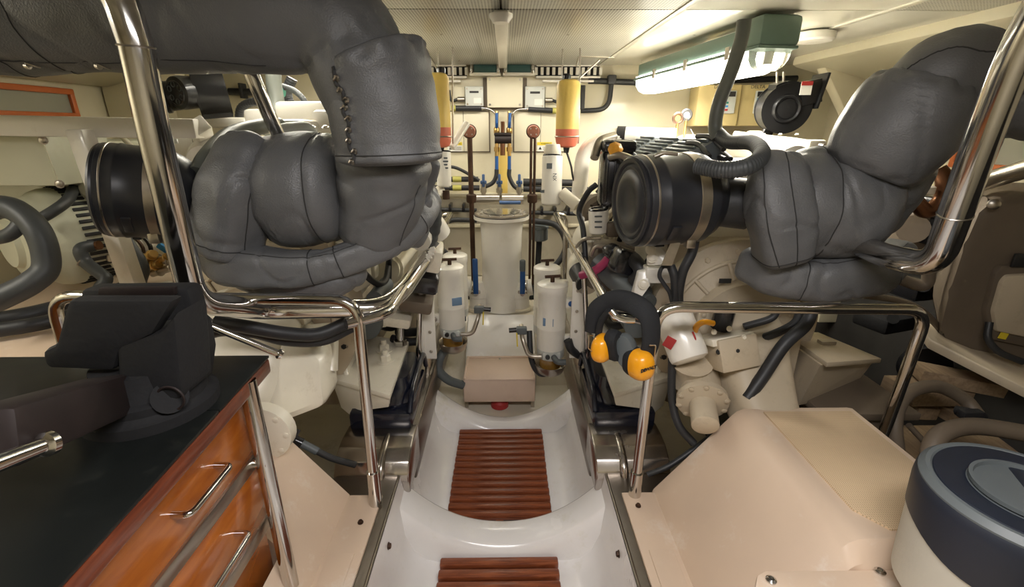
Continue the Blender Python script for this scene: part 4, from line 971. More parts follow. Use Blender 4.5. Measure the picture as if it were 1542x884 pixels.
    # intake pipe
    rr = fillet([(X(.06), 2.75, 1.46), (X(-.25), 2.85, 1.47), (X(-.43), 2.88, 1.40), (X(-.45), 2.85, 1.12)], .14, 10)
    bm = B(); sweep(bm, rr, .045, 20); fin(bm, 'coolant_pipe', 'white2', t)
    part('pipe_clamp', 'ink', t, cyl, (X(-.20), 2.835, 1.468), (X(-.245), 2.85, 1.47), .049)
    plathe('water_housing', 'white', t, [(.05, 0), (.08, .02), (.085, .1), (.06, .14)], (X(-.40), 2.85, 1.0), seg=24)
    # outboard manifold log
    bm = B(); sweep(bm, [(X(.25), 1.9, 1.37), (X(.25), 1.95, 1.37), (X(.25), 3.1, 1.37), (X(.25), 3.15, 1.37)], lambda q, a: .10*(1 if .02 < q < .98 else .7), 28); fin(bm, 'intake_manifold', 'white2', t)
    return t
ER = engine(1, 'white diesel engine on the starboard side with dark ribbed injector covers')
EL = engine(-1, 'white diesel engine on the port side, largely behind the lagging')
# top details of the starboard engine
for i, y in enumerate((1.95, 2.27, 2.62)):
    c = V((CX+.905-.17, y, 1.385)); tr_ = Euler((0, R(-28), 0)).to_matrix(); hb = pbox('injector_cover', 'grey', ER, c, (.19, .29, .09), tr_, .018)
    for k in range(6): pbox('rib', 'grey', hb, c+tr_ @ V((-.065+.026*k, 0, .048)), (.010, .25, .014), tr_, .003)
    phose('wire_loom', 'rubber', ER, [c+V((-.10, -.05, -.02)), c+V((-.16, -.02, .02)), c+V((-.17, .10, -.02)), c+V((-.14, .2, -.05))], .011)
pbox('charge_cooler', 'white2', ER, (CX+.905+.02, 2.55, 1.41), (.22, 1.1, .09), None, .03)
t_ = P(1105, 215, Y=2.3)
ptube('fuel_pipe', 'white', ER, [P(1105, 205, Y=2.2), P(1160, 212, Y=2.1), P(1200, 216, Y=2.05), P(1228, 222, Y=2.0)], .022, .04)
pbox('pipe_joint', 'white', ER, P(1222, 222, Y=1.98), (.07, .08, .06), None, .01); pbox('pipe_joint', 'white', ER, P(1135, 208, Y=2.15), (.05, .06, .06), None, .01)
part('temperature_sender', 'steel2', ER, cyl, P(1232, 220, Y=1.95), P(1240, 222, Y=1.93), .014)
for x in (1150, 1175, 1200): part('bolt', 'white', ER, bolt, P(x, 203, Y=2.35), (0, 0, 1), .008)
for k, (x, y, x2, y2) in enumerate(((1035, 215, 1068, 236), (1050, 205, 1090, 225), (1068, 232, 1100, 240), (1062, 248, 1092, 240))):
    phose('wire_loom', 'rubber', ER, [P(x, y, Y=1.95), P((x+x2)/2, (y+y2)/2-8, Y=1.85), P(x2, y2, Y=1.75)], .010)
phose('thin_wire', 'rubber', ER, [P(1040, 195, Y=2.4), P(1045, 205, Y=2.3), P(1052, 218, Y=2.1)], .003)
plathe('orange_cap', 'orng', ER, [(.028, 0), (.03, .01), (.022, .02), (.01, .03)], P(926, 226, Y=1.90), (0, -.9, .4), 8)
# black breather separator
bc = P(926, 268, Y=1.98)
bs = thing('breather_box', 'tall black crankcase breather box with chrome clip, left of starboard air filter', 'breather', bc-V((0, 0, .13)))
pbox('housing', 'black', bs, bc, (.125, .12, .235), None, .025)
pbox('cap', 'black', bs, bc+V((0, 0, .125)), (.135, .13, .05), None, .018)
for k in range(4): pbox('rib', 'black', bs, bc+V((-.045+.03*k, -.062, 0)), (.008, .01, .18), None, .003)
bm = B(); ring(bm, bc+V((.005, -.072, .025)), (0, 1, 0), .012, .004, 20, 6); box(bm, bc+V((.005, -.072, -.02)), (.014, .006, .07), None, .003); fin(bm, 'chrome_clip', 'chrome', bs)
part('bracket', 'steel2', bs, tube, [P(918, 236, Y=1.9), P(935, 233, Y=1.86), P(952, 240, Y=1.84)], .014)
ptube('outlet', 'steel2', bs, [P(895, 238, Y=1.95), P(902, 212, Y=2.0), P(925, 205, Y=2.05)], .018)
sf = spin('fuel_water_filter', P(901, 315, Y=1.95), P(902, 352, Y=1.95), .042, 'small white cartridge filter under the black breather box')
for k in range(3): pbox('print_line', 'grey', sf, P(901, 326+8*k, Y=1.905), (.03, .004, .006))
pbox('sender_plug', 'tan', sf, P(922, 345, Y=1.92), (.05, .05, .06), None, .008)
bm = B(); hose(bm, [P(a, b, Y=c) for a, b, c in [(875, 415, 1.9), (900, 405, 1.85), (920, 385, 1.8), (930, 372, 1.8)]], .018); tag(fin(bm, 'magenta_hose', 'redp', None, P(910, 395, Y=1.83)), 'short magenta red hose beside the starboard rail', 'hose')
# hoses dropping in front of starboard engine
for q, r, lab in (([(882, 395, 1.95), (878, 345, 2.0), (872, 318, 2.05), (885, 290, 2.0), (898, 278, 1.98)], .012, 'thin black hose curving beside the small white cartridge filter'),
    ([(1048, 350, 1.5), (1042, 380, 1.5), (1028, 410, 1.5), (1022, 445, 1.52), (1025, 475, 1.55)], .016, 'thick black cable hanging under the starboard air filter'),
    ([(1010, 402, 1.52), (998, 402, 1.5), (993, 415, 1.5), (1000, 428, 1.5), (1008, 440, 1.5), (1012, 455, 1.52)], .007, 'thin looped black cable below starboard air filter'),
    ([(1010, 400, 1.52), (1016, 420, 1.51), (1016, 455, 1.52)], .015, 'bundled black cable sleeve below starboard air filter'),
    ([(1222, 468, 1.42), (1212, 490, 1.40), (1180, 520, 1.38), (1150, 565, 1.36), (1125, 600, 1.34)], .021, 'thick black hose crossing down before starboard gearbox'),
    ([(1205, 470, 1.44), (1195, 488, 1.44), (1160, 505, 1.46), (1130, 512, 1.5)], .014, 'black hose branching left beneath the starboard guard rail'),
    ([(1170, 468, 1.45), (1160, 480, 1.45), (1120, 492, 1.46)], .012, 'thin black hose just under the starboard guard rail'),
    ([(945, 385, 1.75), (958, 395, 1.7), (965, 410, 1.68), (955, 425, 1.7)], .028, 'stubby black hose elbow under the starboard air filter cap'),
    ([(1012, 540, 1.45), (1012, 600, 1.42), (1022, 640, 1.38), (1045, 668, 1.35)], .014, 'dark grey hose dropping beside starboard spin-on filter'),
    ([(975, 715, 1.36), (1010, 700, 1.36), (1060, 665, 1.40), (1090, 640, 1.5)], .010, 'thin black hose rising from the starboard stringer')):
    bm = B(); hose(bm, [P(a, b, Y=c) for a, b, c in q], r, seg=12); tag(fin(bm, 'engine_hose', 'rubber', None, P(*q[0][:2], Y=q[0][2])), lab, 'hose', 'black hoses around the starboard engine')
# darker castings low on the inboard side of the starboard engine
part('water_pump', 'grey', ER, cyl, P(905, 398, Y=1.95), P(965, 448, Y=1.70), .055)
part('pump_neck', 'grey', ER, cyl, P(948, 430, Y=1.78), P(975, 458, Y=1.66), .040)
pbox('relay_box', 'black', ER, P(938, 393, Y=1.74), (.09, .08, .10), (0, .3, .2), .02)
pbox('loom_block', 'black', ER, P(921, 378, Y=1.80), (.06, .07, .05), (0, -.3, .2), .015)
plathe('bell_casting', 'white', ER, [(.09, -.05), (.10, 0), (.085, .05), (.05, .075), (0, .08)], P(893, 362, Y=2.15), (-.4, -1, .5), 28)
plathe('bell_casting', 'white', ER, [(.07, -.05), (.08, 0), (.065, .05), (.04, .07), (0, .075)], P(878, 400, Y=2.2), (-.4, -1, .2), 28)
part('rubber_coupling', 'rubber', ER, cyl, P(872, 408, Y=2.1), P(884, 428, Y=2.0), .05)
part('coupling_band', 'steel2', ER, cyl, P(882, 424, Y=2.03), P(884, 428, Y=2.0), .052)
pbox('dark_casting', 'tan', ER, P(920, 400, Y=2.02), (.20, .15, .22), (0, .2, 0), .03)
for q in ([(868, 372, 2.0), (880, 360, 1.95), (905, 358, 1.92)], [(890, 385, 1.9), (898, 372, 1.88), (920, 372, 1.85)]): phose('copper_line', 'steel2', ER, [P(a, b, Y=c) for a, b, c in q], .008)
for k in range(7): part('bolt', 'white' if k % 2 else 'steel2', ER, bolt, P(876+k*9, 330+(k*37) % 40, Y=2.05), (-.3, -1, .3), .010)
# bracket ears (starboard front)
lb = thing('lifting_bracket', 'white bolted steel bracket under the starboard air filter', 'bracket', P(985, 420, Y=1.62))
bm = B(); slab(bm, [P(978, 372, Y=1.60), P(990, 366, Y=1.60), P(1015, 395, Y=1.56), P(1000, 399, Y=1.56), P(975, 400, Y=1.6)], (0, .02, 0), .004); fin(bm, 'upper_plate', 'white2', lb)
bm = B(); slab(bm, [P(962, 410, Y=1.62), P(975, 407, Y=1.62), P(980, 430, Y=1.60), P(955, 462, Y=1.60), P(950, 458, Y=1.62)], (.0, .03, 0), .005); fin(bm, 'lower_ear', 'white2', lb)
pbox('bridge', 'white2', lb, P(990, 412, Y=1.64), (.10, .06, .06), None, .008)
bolts(lb, [P(969, 428, Y=1.60), P(982, 388, Y=1.58), P(980, 376, Y=1.58)], (-.3, -1, .2), .014, 'white')
# starboard gearbox furniture
sp = spin('gearbox_oil_filter', P(1013, 474, Y=1.50), P(1040, 544, Y=1.40), .064, 'white spin-on filter with red print beneath the starboard guard rail')
c = P(1014, 519, Y=1.40)
pbox('red_print', 'red', sp, P(1008, 516, Y=1.392), (.032, .004, .040), (0, R(22), R(-28)), .001)
phose('red_script', 'red', sp, [P(1043, 500, Y=1.395), P(1047, 510, Y=1.39), P(1046, 518, Y=1.388), P(1041, 522, Y=1.384)], .003)
gb = thing('control_valve', 'beige drilled control valve block right of the white spin-on filter', 'valve block', P(1095, 530, Y=1.42))
c = P(1098, 528, Y=1.44); rt_ = (R(-18), R(-8), R(8))
pbox('valve_block', 'beige', gb, c, (.135, .13, .11), rt_, .006); pbox('cover_plate', 'white', gb, P(1090, 508, Y=1.46), (.15, .12, .025), rt_, .004)
for k, (x, y) in enumerate(((1075, 500), (1098, 495), (1120, 508), (1122, 518), (1082, 530), (1100, 555), (1118, 540), (1090, 545), (1110, 528))):
    part('bolt', 'white' if k < 4 else 'ink', gb, bolt, P(x, y, Y=1.385 if k > 3 else 1.40), (0, -1, .3), .007)
plathe('solenoid', 'black', gb, [(.035, 0), (.035, .08), (.02, .09)], P(1085, 492, Y=1.5), (0, -.2, 1), 20)
ptube('yellow_pipe', 'yellow', gb, [P(1044, 506, Y=1.42), P(1049, 490, Y=1.41), P(1060, 484, Y=1.41), P(1074, 487, Y=1.42)], .010, .02)
ps = thing('hydraulic_pump', 'beige flanged pump housing pointing down and forward under starboard spin-on filter', 'pump', P(1055, 620, Y=1.30))
a_, b_ = P(1052, 560, Y=1.50), P(1062, 640, Y=1.28)
plathe('pump_body', 'beige', ps, [(.06, 0), (.068, .02), (.068, .12), (.084, .125), (.084, .145), (.066, .15), (.043, .155), (.043, .24), (.036, .245)], a_, b_-a_, 40)
Mx = basis(b_-a_)
for k in range(10):
    q = a_+Mx @ V((.075*math.cos(k*.628), .075*math.sin(k*.628), .145)); part('bolt', 'beige', ps, bolt, q, b_-a_, .009)
plathe('filter_base', 'beige', ps, [(.07, 0), (.055, .04), (.06, .10)], P(1042, 545, Y=1.45), (0.1, .3, -1), 24)
# wedge shaped tray
wt = thing('gearbox_tray', 'aged beige wedge-shaped casing right of starboard gearbox', 'casing', P(1240, 560, Y=1.5))
top = [P(1180, 500, Y=1.80), P(1232, 500, Y=1.85), P(1328, 540, Y=1.62), P(1246, 546, Y=1.42)]
bm = B(); slab(bm, top, (0, 0, -.02), .004); fin(bm, 'lid', 'beige', wt)
base = [V((p.x*.985+.01, p.y+.02, p.z-.02)) for p in top]; low = [V((p.x*.92+.06, p.y+.05, p.z-.20)) for p in top]
bm = B(); loft(bm, [base, low]); fin(bm, 'case', 'beige', wt)
pbox('clip', 'steel2', wt, P(1245, 515, Y=1.66), (.06, .03, .015), None, .003)
bm = B(); box(bm, P(1270, 595, Y=1.55), (.35, .3, .03), None, .006); box(bm, P(1270, 600, Y=1.55)-V((0, 0, .15)), (.3, .26, .28), None, .02); tag(fin(bm, 'steel_tray', 'tan', None, P(1270, 600, Y=1.55)), 'dull metal tray behind the cream step cover', 'tray')
# small name plate on the flywheel housing
pbox('name_plate', 'ink', ER, P(1092, 423, Y=1.60), (.042, .006, .016)); 
# port gearbox details
for (x, y, r) in ((475, 538, .022), (470, 510, .03)):
    part('lug', 'white', EL, cyl, P(x, y, Y=1.46), P(x, y, Y=1.56), r)
    part('lug_hole', 'ink', EL, cyl, P(x, y, Y=1.455), P(x, y, Y=1.47), r*.35)
bm = B(); slab(bm, [P(443, 490, Y=1.55), P(505, 485, Y=1.58), P(503, 560, Y=1.45), P(430, 545, Y=1.45)], (0, .04, -.02), .006); fin(bm, 'side_cover', 'white', EL)
bm = B(); slab(bm, [P(385, 500, Y=1.5), P(442, 500, Y=1.5), P(480, 545, Y=1.38), P(490, 615, Y=1.36), P(425, 640, Y=1.33), P(390, 600, Y=1.33)], (0, .16, 0), .03); fin(bm, 'gearbox_nose', 'white', EL)
plathe('coupling', 'white', EL, [(.07, 0), (.09, .01), (.09, .05), (.06, .06)], P(405, 640, Y=1.26), (0, -1, 0), 28)
for k in range(8): part('bolt', 'white', EL, bolt, P(405, 640, Y=1.26)+V((.075*math.cos(k*.785), -.05, .075*math.sin(k*.785))), (0, -1, 0), .01)
for q, r, lab in (([(325, 485, 1.30), (370, 492, 1.30), (430, 502, 1.32), (480, 503, 1.34), (525, 485, 1.38)], .021, 'upper thick black hose below the port guard rail'),
    ([(300, 510, 1.34), (330, 498, 1.33), (380, 500, 1.33), (430, 512, 1.34), (485, 512, 1.36), (530, 492, 1.4)], .019, 'lower thick black hose below the port guard rail')):
    bm = B(); hose(bm, [P(a, b, Y=c) for a, b, c in q], r, seg=14); tag(fin(bm, 'engine_hose', 'rubber', None, P(*q[2][:2], Y=q[2][2])), lab, 'hose', 'twin black hoses under the port guard rail')
t = thing('water_hose', 'black fitting and thin hose lying in the port bilge', 'hose', P(430, 655, Y=1.4))
part('connector', 'black', t, cyl, P(420, 652, Y=1.36), P(455, 668, Y=1.36), .017); part('tap', 'black', t, cyl, P(440, 660, Y=1.34), P(448, 646, Y=1.36), .012)
part('metal_sleeve', 'grey', t, cyl, P(455, 668, Y=1.36), P(478, 680, Y=1.36), .014); phose('hose', 'rubber', t, [P(475, 678, Y=1.36), P(500, 690, Y=1.37), P(535, 700, Y=1.4)], .012)
# soft mounts
for s in (-1, 1):
    t = thing('engine_mount', 'dark navy engine mount on the '+('port' if s < 0 else 'starboard')+' stringer beneath white bracket', 'engine mount', (CX+s*.50, 1.8, .36), 'navy engine mounts')
    pbox('base', 'mount', t, (CX+s*.487, 1.78, .402), (.25, .38, .085), None, .02)
    bm = B(); rr = []
    for z, sx_, sy_ in ((.43, .20, .33), (.46, .21, .33), (.51, .11, .27), (.55, .09, .24)):
        rr.append([(CX+s*(.475-(.045 if z > .46 else 0))+sx_/2*math.copysign(abs(math.cos(a))**.5, math.cos(a)), 1.80+sy_/2*math.copysign(abs(math.sin(a))**.5, math.sin(a)), z) for a in [2*math.pi*k/32 for k in range(32)]])
    loft(bm, rr); fin(bm, 'hood', 'mount', t, ang=50)
    bm = B(); tube(bm, [(CX+s*.368, 1.60, .44), (CX+s*.368, 1.66, .50), (CX+s*.368, 1.95, .53), (CX+s*.368, 2.0, .44)], .012); fin(bm, 'guard_lip', 'mount', t)
    for y in (1.63, 1.93): part('bolt', 'mount', t, bolt, (CX+s*.44, y, .442), (0, 0, 1), .014)
# port side inboard details seen between lagging and rail
for q, r, m_, lab in (([(600, 268, 1.7), (640, 290, 1.85), (648, 330, 1.9), (640, 365, 1.9)], .045, 'hose', 'thick ribbed grey hose right of the port lagging'),):
    bm = B(); hose(bm, [P(a, b, Y=c) for a, b, c in q], r, seg=18, rib=.05, pitch=.03); tag(fin(bm, 'ribbed_hose', m_, None, P(640, 365, Y=1.9)), lab, 'hose')
pe = fillet([P(662, 352, Y=2.05), P(648, 330, Y=2.0), P(630, 362, Y=1.85)], .06, 6)
bm = B(); sweep(bm, pe, .05, 20); fin(bm, 'pump_elbow', 'white2', EL)
bm = B(); slab(bm, [P(640, 300, Y=1.95), P(652, 285, Y=1.95), P(656, 318, Y=1.95), P(640, 345, Y=1.9)], (.0, .02, 0), .003); fin(bm, 'bracket_plate', 'white2', EL)
pbox('red_marking', 'red', EL, P(644, 322, Y=1.90), (.02, .004, .012))
for k in range(6): part('cable_clip', 'white2', EL, cyl, P(634+3*k, 402-5*k, Y=1.8), P(640+3*k, 400-5*k, Y=1.8), .012)
for (x, y, w_, h_, m_) in ((640, 420, .12, .08, 'black'), (628, 452, .14, .06, 'tan'), (648, 385, .10, .10, 'white'), (600, 475, .12, .05, 'white'), (560, 470, .16, .06, 'white')): pbox('housing', m_, EL, P(x, y, Y=1.95), (w_, .16, h_), (.1, .2, .1), .015)
# port engine tops seen under the duct
for (x, y, w_, h_, Y_) in ((465, 172, .22, .10, 2.3), (435, 190, .18, .05, 2.0), (510, 185, .16, .10, 2.2), (400, 178, .12, .08, 2.5), (355, 185, .20, .05, 2.6)):
    pbox('top_housing', 'white2', EL, P(x, y, Y=Y_), (w_, .2, h_), None, .02)
for x in (440, 455, 470, 490): part('bolt', 'steel2', EL, bolt, P(x, 192, Y=1.9), (0, -.3, 1), .01)
bm = B(); rr = fillet([P(415, 205, Y=1.75), P(430, 198, Y=1.75), P(463, 196, Y=1.74), P(470, 212, Y=1.74)], .03, 5); sweep(bm, rr, .03, 16); fin(bm, 'cap_housing', 'lgrey', EL)
for q, r, m_, lab in (([(440, 118, 2.6), (432, 140, 2.6), (438, 160, 2.6)], .025, 'rubber', 'ribbed black hose bend high behind the port duct'),
    ([(425, 130, 2.5), (445, 138, 2.5), (460, 155, 2.5), (466, 182, 2.5)], .014, 'hose', 'thin grey hose with green end arching over port engine'),
    ([(360, 190, 2.6), (362, 165, 2.6), (375, 155, 2.6), (392, 152, 2.6)], .020, 'rubber', 'short black hose bend behind slim strut')):
    bm = B(); hose(bm, [P(a, b, Y=c) for a, b, c in q], r, seg=12, rib=.05, pitch=.012); tag(fin(bm, 'loom_hose', m_, None, P(*q[0][:2], Y=q[0][2])), lab, 'hose', 'hoses above the port engine')
bm = B(); cyl(bm, P(423, 138, Y=2.5), P(428, 139, Y=2.5), .022); tag(fin(bm, 'green_plug', 'grn', None, P(425, 138, Y=2.5)), 'small green plug on the arching hose behind the duct', 'plug')
bm = B(); tube(bm, [P(345, 138, Y=3.66), P(392, 139, Y=3.66)], .024); box(bm, P(366, 137, Y=3.66), (.02, .08, .10), None, .004); tag(fin(bm, 'clipped_conduit', 'rubber', None, P(366, 137, Y=3.66)), 'short black clipped conduit left of slim strut', 'conduit')
# =============== WORKBENCH ===============
zt = .978; A_ = P(405, 535, Z=zt); Bn = P(95, 875, Z=zt); xe = A_.x; ye = A_.y
wb = thing('workbench', 'wooden drawer workbench with dark green top and stainless frame, lower left', 'workbench', (xe-.45, .6, .25))
seam_y = P(370, 617, Z=zt).y
def lx(y): return A_.x+(Bn.x-A_.x)*(A_.y-y)/(A_.y-Bn.y)
for y0, y1 in ((seam_y+.002, ye), (.05, seam_y-.002)):
    bm = B(); slab(bm, [(-1.75, y0, zt-.006), (lx(y0), y0, zt-.006), (lx(y1), y1, zt-.006), (-1.75, y1, zt-.006)], (0, 0, .006), .001); fin(bm, 'top_sheet', 'benchtop', wb)
bm = B(); slab(bm, [(-1.75, .05, zt-.045), (lx(.05), .05, zt-.045), (lx(ye), ye, zt-.045), (-1.75, ye, zt-.045)], (0, 0, .038), .006); fin(bm, 'edging', 'maho', wb)
def dz(px, py): return P(px, py, X=-.608)
z1 = dz(372, 594).z; z2 = dz(390, 683).z; z3 = dz(410, 770).z; yf = .965; yn = .40
bm = B(); slab(bm, [(-1.7, .10, .36), (-.633, .10, .36), (-.633, yf, .36), (-1.7, yf, .36)], (0, 0, .57), .003); fin(bm, 'carcass', 'varn', wb)
def drawer(za, zb, hy0, hy1, hz):
    d = pbox('drawer', 'varn', wb, (-.619, (yf+yn)/2, (za+zb)/2), (.022, yf-yn, za-zb), None, .003)
    x = -.61
    ptube('handle', 'steel', d, [(x, hy0, hz), (x+.035, hy0, hz), (x+.035, hy1, hz), (x, hy1, hz)], .0065, .012, 12)
h1 = P(336, 698, X=-.59); h2 = P(275, 778, X=-.59)
drawer(z1+.003, z2+.014, h1.y, h2.y, (h1.z+h2.z)/2)
h1 = P(366, 803, X=-.59); h2 = P(318, 872, X=-.59)
drawer(z2-.014, z3+.012, h1.y, h1.y-.155, h1.z)
for z in (z2, z3): pbox('stainless_strip', 'steel2', wb, (-.613, (yf+yn)/2, z), (.024, yf-yn, .034), None, .003)
pbox('bottom_board', 'varn', wb, (-.67, (yf+yn)/2, .28), (.02, yf-yn, .3), None, .003) if False else None
ptube('frame_leg', 'steel', wb, [(-.585, .94, zt-.012), (-.572, .925, .36)], .019, .03, 18)
ptube('frame_leg', 'steel', wb, [(-.575, .36, zt-.03), (-.575, .36, .36)], .019, .03, 18)
ptube('frame_leg', 'steel', wb, [(-1.6, .935, zt-.03), (-1.6, .935, -.28)], .019, .03, 18)
part('frame_clamp', 'steel', wb, cyl, (-.57, .93, z2), (-.625, .93, z2), .012)
# =============== VISE ===============
vs = thing('bench_vise', 'heavy black bench vise bolted on the dark green worktop', 'vise', P(210, 590, Z=zt))
# jaws run along X here, spindle towards the viewer's lower left
vo = P(215, 585, Z=zt); VX, VY = vo.x, vo.y
ux = V((1, .10, 0)).normalized(); uy = V((.10, -1, 0)).normalized()   # uy : towards the operator
ux = V((math.cos(R(6)), math.sin(R(6)), 0)); uy = V((-.50, -.87, 0)).normalized(); side = V((.87, -.50, 0)).normalized()
def vp(px, py, Y): return P(px, py, Y=Y)
# rear fixed jaw + body (lofted in vertical sections), moving jaw, slide, spindle
def blk(name, m, poly, Yp, dep, bev=.006, dx=0):
    bm = B(); slab(bm, [P(x, y, Y=Yp*.95) for x, y in poly], (dx, dep, 0), bev); return fin(bm, name, m, vs)
blk('moving_jaw', 'iron', [(100, 452), (262, 452), (228, 505), (178, 530), (170, 560), (68, 556), (60, 530), (82, 520), (92, 480)], .80, .035, .01)
blk('moving_jaw_body', 'iron', [(172, 520), (240, 500), (262, 470), (275, 600), (215, 632), (178, 625)], .80, .10, .012)
blk('fixed_jaw', 'iron', [(118, 436), (282, 434), (292, 470), (292, 500), (283, 560), (268, 604), (225, 628), (150, 560), (120, 500)], .93, .05, .012)
blk('jaw_neck', 'iron', [(238, 500), (262, 512), (272, 560), (268, 606), (236, 622)], .82, .12, .01)
blk('jaw_plate', 'irond', [(130, 450), (258, 449), (258, 461), (128, 462)], .825, .012, .002)
blk('jaw_plate', 'irond', [(148, 434), (262, 433), (262, 445), (146, 446)], .905, .012, .002)
plathe('base', 'iron', vs, [(.115, 0), (.115, .02), (.10, .026), (.085, .05), (.08, .10)], P(232, 612, Z=zt), seg=40)
plathe('swivel_ring', 'iron', vs, [(.092, .026), (.098, .03), (.098, .045), (.09, .05)], P(232, 612, Z=zt), seg=40)
c0 = P(262, 600, Y=.75); part('boss', 'iron', vs, cyl, P(256, 598, Y=.76), P(256, 598, Y=.80), .03); part('scale_ring', 'irond', vs, ring, P(257, 600, Y=.757), (0, 1, 0), .024, .0025, 24, 6)
# slide bar toward lower left
s0, s1 = P(182, 590, Y=.80), P(-40, 668, Y=.475)
mx_ = basis(s1-s0, (0, 0, 1))
bm = B(); box(bm, (s0+s1)/2, (.075, .085, (s1-s0).length), mx_, .010); fin(bm, 'slide_bar', 'irond', vs)
s0, s1 = P(60, 645, Y=.60), P(-30, 690, Y=.46)
part('spindle', 'steel2', vs, cyl, s0, s1, .010)
for k in range(10): part('thread', 'steel2', vs, ring, s0.lerp(s1, k/14), s1-s0, .010, .0016, 16, 6)
bm = B(); a_, b_ = P(-25, 705, Y=.44), P(62, 672, Y=.50); cyl(bm, a_, b_, .012, .010); lathe(bm, [(.010, 0), (.016, .004), (.016, .012), (.008, .018)], b_, b_-a_, 16); fin(bm, 'spindle_handle', 'steel', vs)
bm = B(); a_, b_ = P(300, 484, Y=.90), P(418, 532, Y=.95); cyl(bm, a_, b_, .0075); lathe(bm, [(.014, -.02), (.017, -.01), (.017, .006), (.009, .012)], a_, a_-b_, 16); lathe(bm, [(.010, 0), (.012, .004), (.010, .010)], b_, b_-a_, 12); fin(bm, 'clamping_lever', 'steel', vs)
# =============== CREAM COVERS ===============
def cover(s, label, detail):
    t = thing('step_cover', label, 'cover', (CX+s*.7, 1.0, .3), 'cream moulded covers outboard of the stringers')
    y1 = 1.30; y0 = .735 if detail else .1
    xa, xb, xc, xd = .412, .527, .785, 1.13
    z0, zT = .302, .65
    # ledge with side web and sloping inboard face
    bm = B(); slab(bm, [(CX+s*xa, .0, z0), (CX+s*xb, .0, z0), (CX+s*xb, y1, z0), (CX+s*xa, y1, z0)], (0, 0, .012), .004); fin(bm, 'ledge', 'cream', t)
    sec = [(xb-.004, z0), (xb, z0+.014), (xc-.03, zT-.028), (xc-.016, zT-.012), (xc+.004, zT-.002), (xc+.025, zT), (xd, zT), (xd+.02, zT-.02), (xd+.05, z0-.2), (xb, z0-.2)]
    rings = []
    for y, f in ((y0-.03, .0), (y0+.02, .9), (y0+.05, 1.0), (y1-.01, 1.0), (y1+.012, .97)):
        rings.append([(CX+s*x, y, z0+.0+(z-z0)*f if z > z0 else z) for x, z in sec])
    bm = B(); loft(bm, rings); fin(bm, 'moulding', 'cream', t, ang=32)
    if not detail:
        bpy.data.objects.remove(t.children[-1])
        for (ya, yb_), lim in (((.985, y1), None), ((.1, .985), .60)):
            sec2 = sec if lim is None else [(xb-.004, z0), (xb, z0+.014), (lim, z0+.014+(lim-xb)/(xc-.03-xb)*(zT-.028-z0-.014)), (lim, z0-.05), (xb, z0-.05)]
            bm = B(); loft(bm, [[(CX+s*x, y, z) for x, z in sec2] for y in (ya, yb_)]); fin(bm, 'moulding', 'cream', t, ang=32)
    if detail:
        a_ = [P(x, y, Z=zT+.004) for x, y in ((1148, 617), (1268, 620), (1400, 718), (1395, 800), (1335, 806), (1318, 798))]
        bm = B(); slab(bm, [(CX+xc+.045, 1.27, zT-.004), (CX+xd-.02, 1.27, zT-.004), (CX+xd-.02, y0+.07, zT-.004), (CX+xc+.09, y0+.07, zT-.004), (CX+xc+.045, y0+.13, zT-.004)], (0, 0, .009), .002)
        fin(bm, 'anti_skid_pad', 'anti', t)
    for p in ([P(961, 762, Z=.315)] if s > 0 else [P(543, 787, Z=.315)]): part('screw', 'rust' if s > 0 else 'rust', t, bolt, p, (0, 0, 1), .007, .008)
    yy = P(1000, 828, Z=.315).y
    bm = B(); slab(bm, [(CX+s*(xa+.025), .0, .312), (CX+s*(xb-.015), .0, .312), (CX+s*(xb-.015), yy, .312), (CX+s*(xa+.025), yy, .312)], (0, 0, .006), .003); fin(bm, 'raised_pad', 'cream', t)
    return t
cover(1, 'cream moulded step cover with anti-skid pad beside the bucket, lower right', True)
cover(-1, 'cream moulded cover behind the workbench leg, lower left', False)
# nearer plate with two screws
zp = .60; a_ = P(1140, 862, Z=zp); b_ = P(1370, 858, Z=zp)
t = thing('fixing_plate', 'cream rounded plate with screws at bottom edge before the bucket', 'plate', a_)
bm = B(); pts = [P(1152, 859, Z=zp), b_+V((.3, 0, 0)), b_+V((.3, -.4, 0)), V((a_.x-.005, a_.y-.4, zp)), P(1137, 884, Z=zp), P(1140, 866, Z=zp)]
slab(bm, pts, (0, 0, -.018), .004); fin(bm, 'plate', 'cream', t)
slab_ = B(); slab(slab_, [p+V((.01, -.012, -.02)) for p in pts], (0, 0, -.5), 0); fin(slab_, 'support_box', 'cream', t)
for x, y in ((1161, 874), (1325, 861)):
    p = P(x, y, Z=zp+.001); plathe('screw', 'steel', t, [(.011, 0), (.011, .003), (.006, .006), (.006, .003), (0, .003)], p, seg=20)
# =============== BUCKET ===============
bc = P(1553, 745, Z=.90); r = .145
t = thing('bucket', 'off-white bucket with navy blue lid and recessed handle, bottom right corner', 'bucket', (bc.x, bc.y, .655))
BX, BY = bc.x, bc.y
bh = Matrix.Rotation(0, 3, 'X')
rr = []
for z, k in ((.654, .98), (.70, 1.0), (.80, 1.03)):
    rr.append([(BX+r*k*math.cos(a), BY+r*k*math.sin(a), z+(.012*math.sin(3*a) if z == .8 else 0)) for a in [2*math.pi*i/64 for i in range(64)]])
bm = B(); loft(bm, rr); fin(bm, 'pail', 'bucketw', t, ang=50)
rr = []
for z, k, q in ((.795, 1.045, 1), (.81, 1.05, 0), (.865, 1.07, 0), (.885, 1.06, 0), (.893, 1.02, 0)):
    rr.append([(BX+r*k*math.cos(a), BY+r*k*math.sin(a), z+(.016*math.sin(3*a)-.004 if q else 0)) for a in [2*math.pi*i/64 for i in range(64)]])
bm = B(); loft(bm, rr); fin(bm, 'lid_skirt', 'navy', t, ang=40)
plathe('lid_rim', 'grey', t, [(r*1.04, -.006), (r*1.045, .002), (r*.98, .012), (r*.93, .012), (r*.90, .008)], (BX, BY, .89), seg=64)
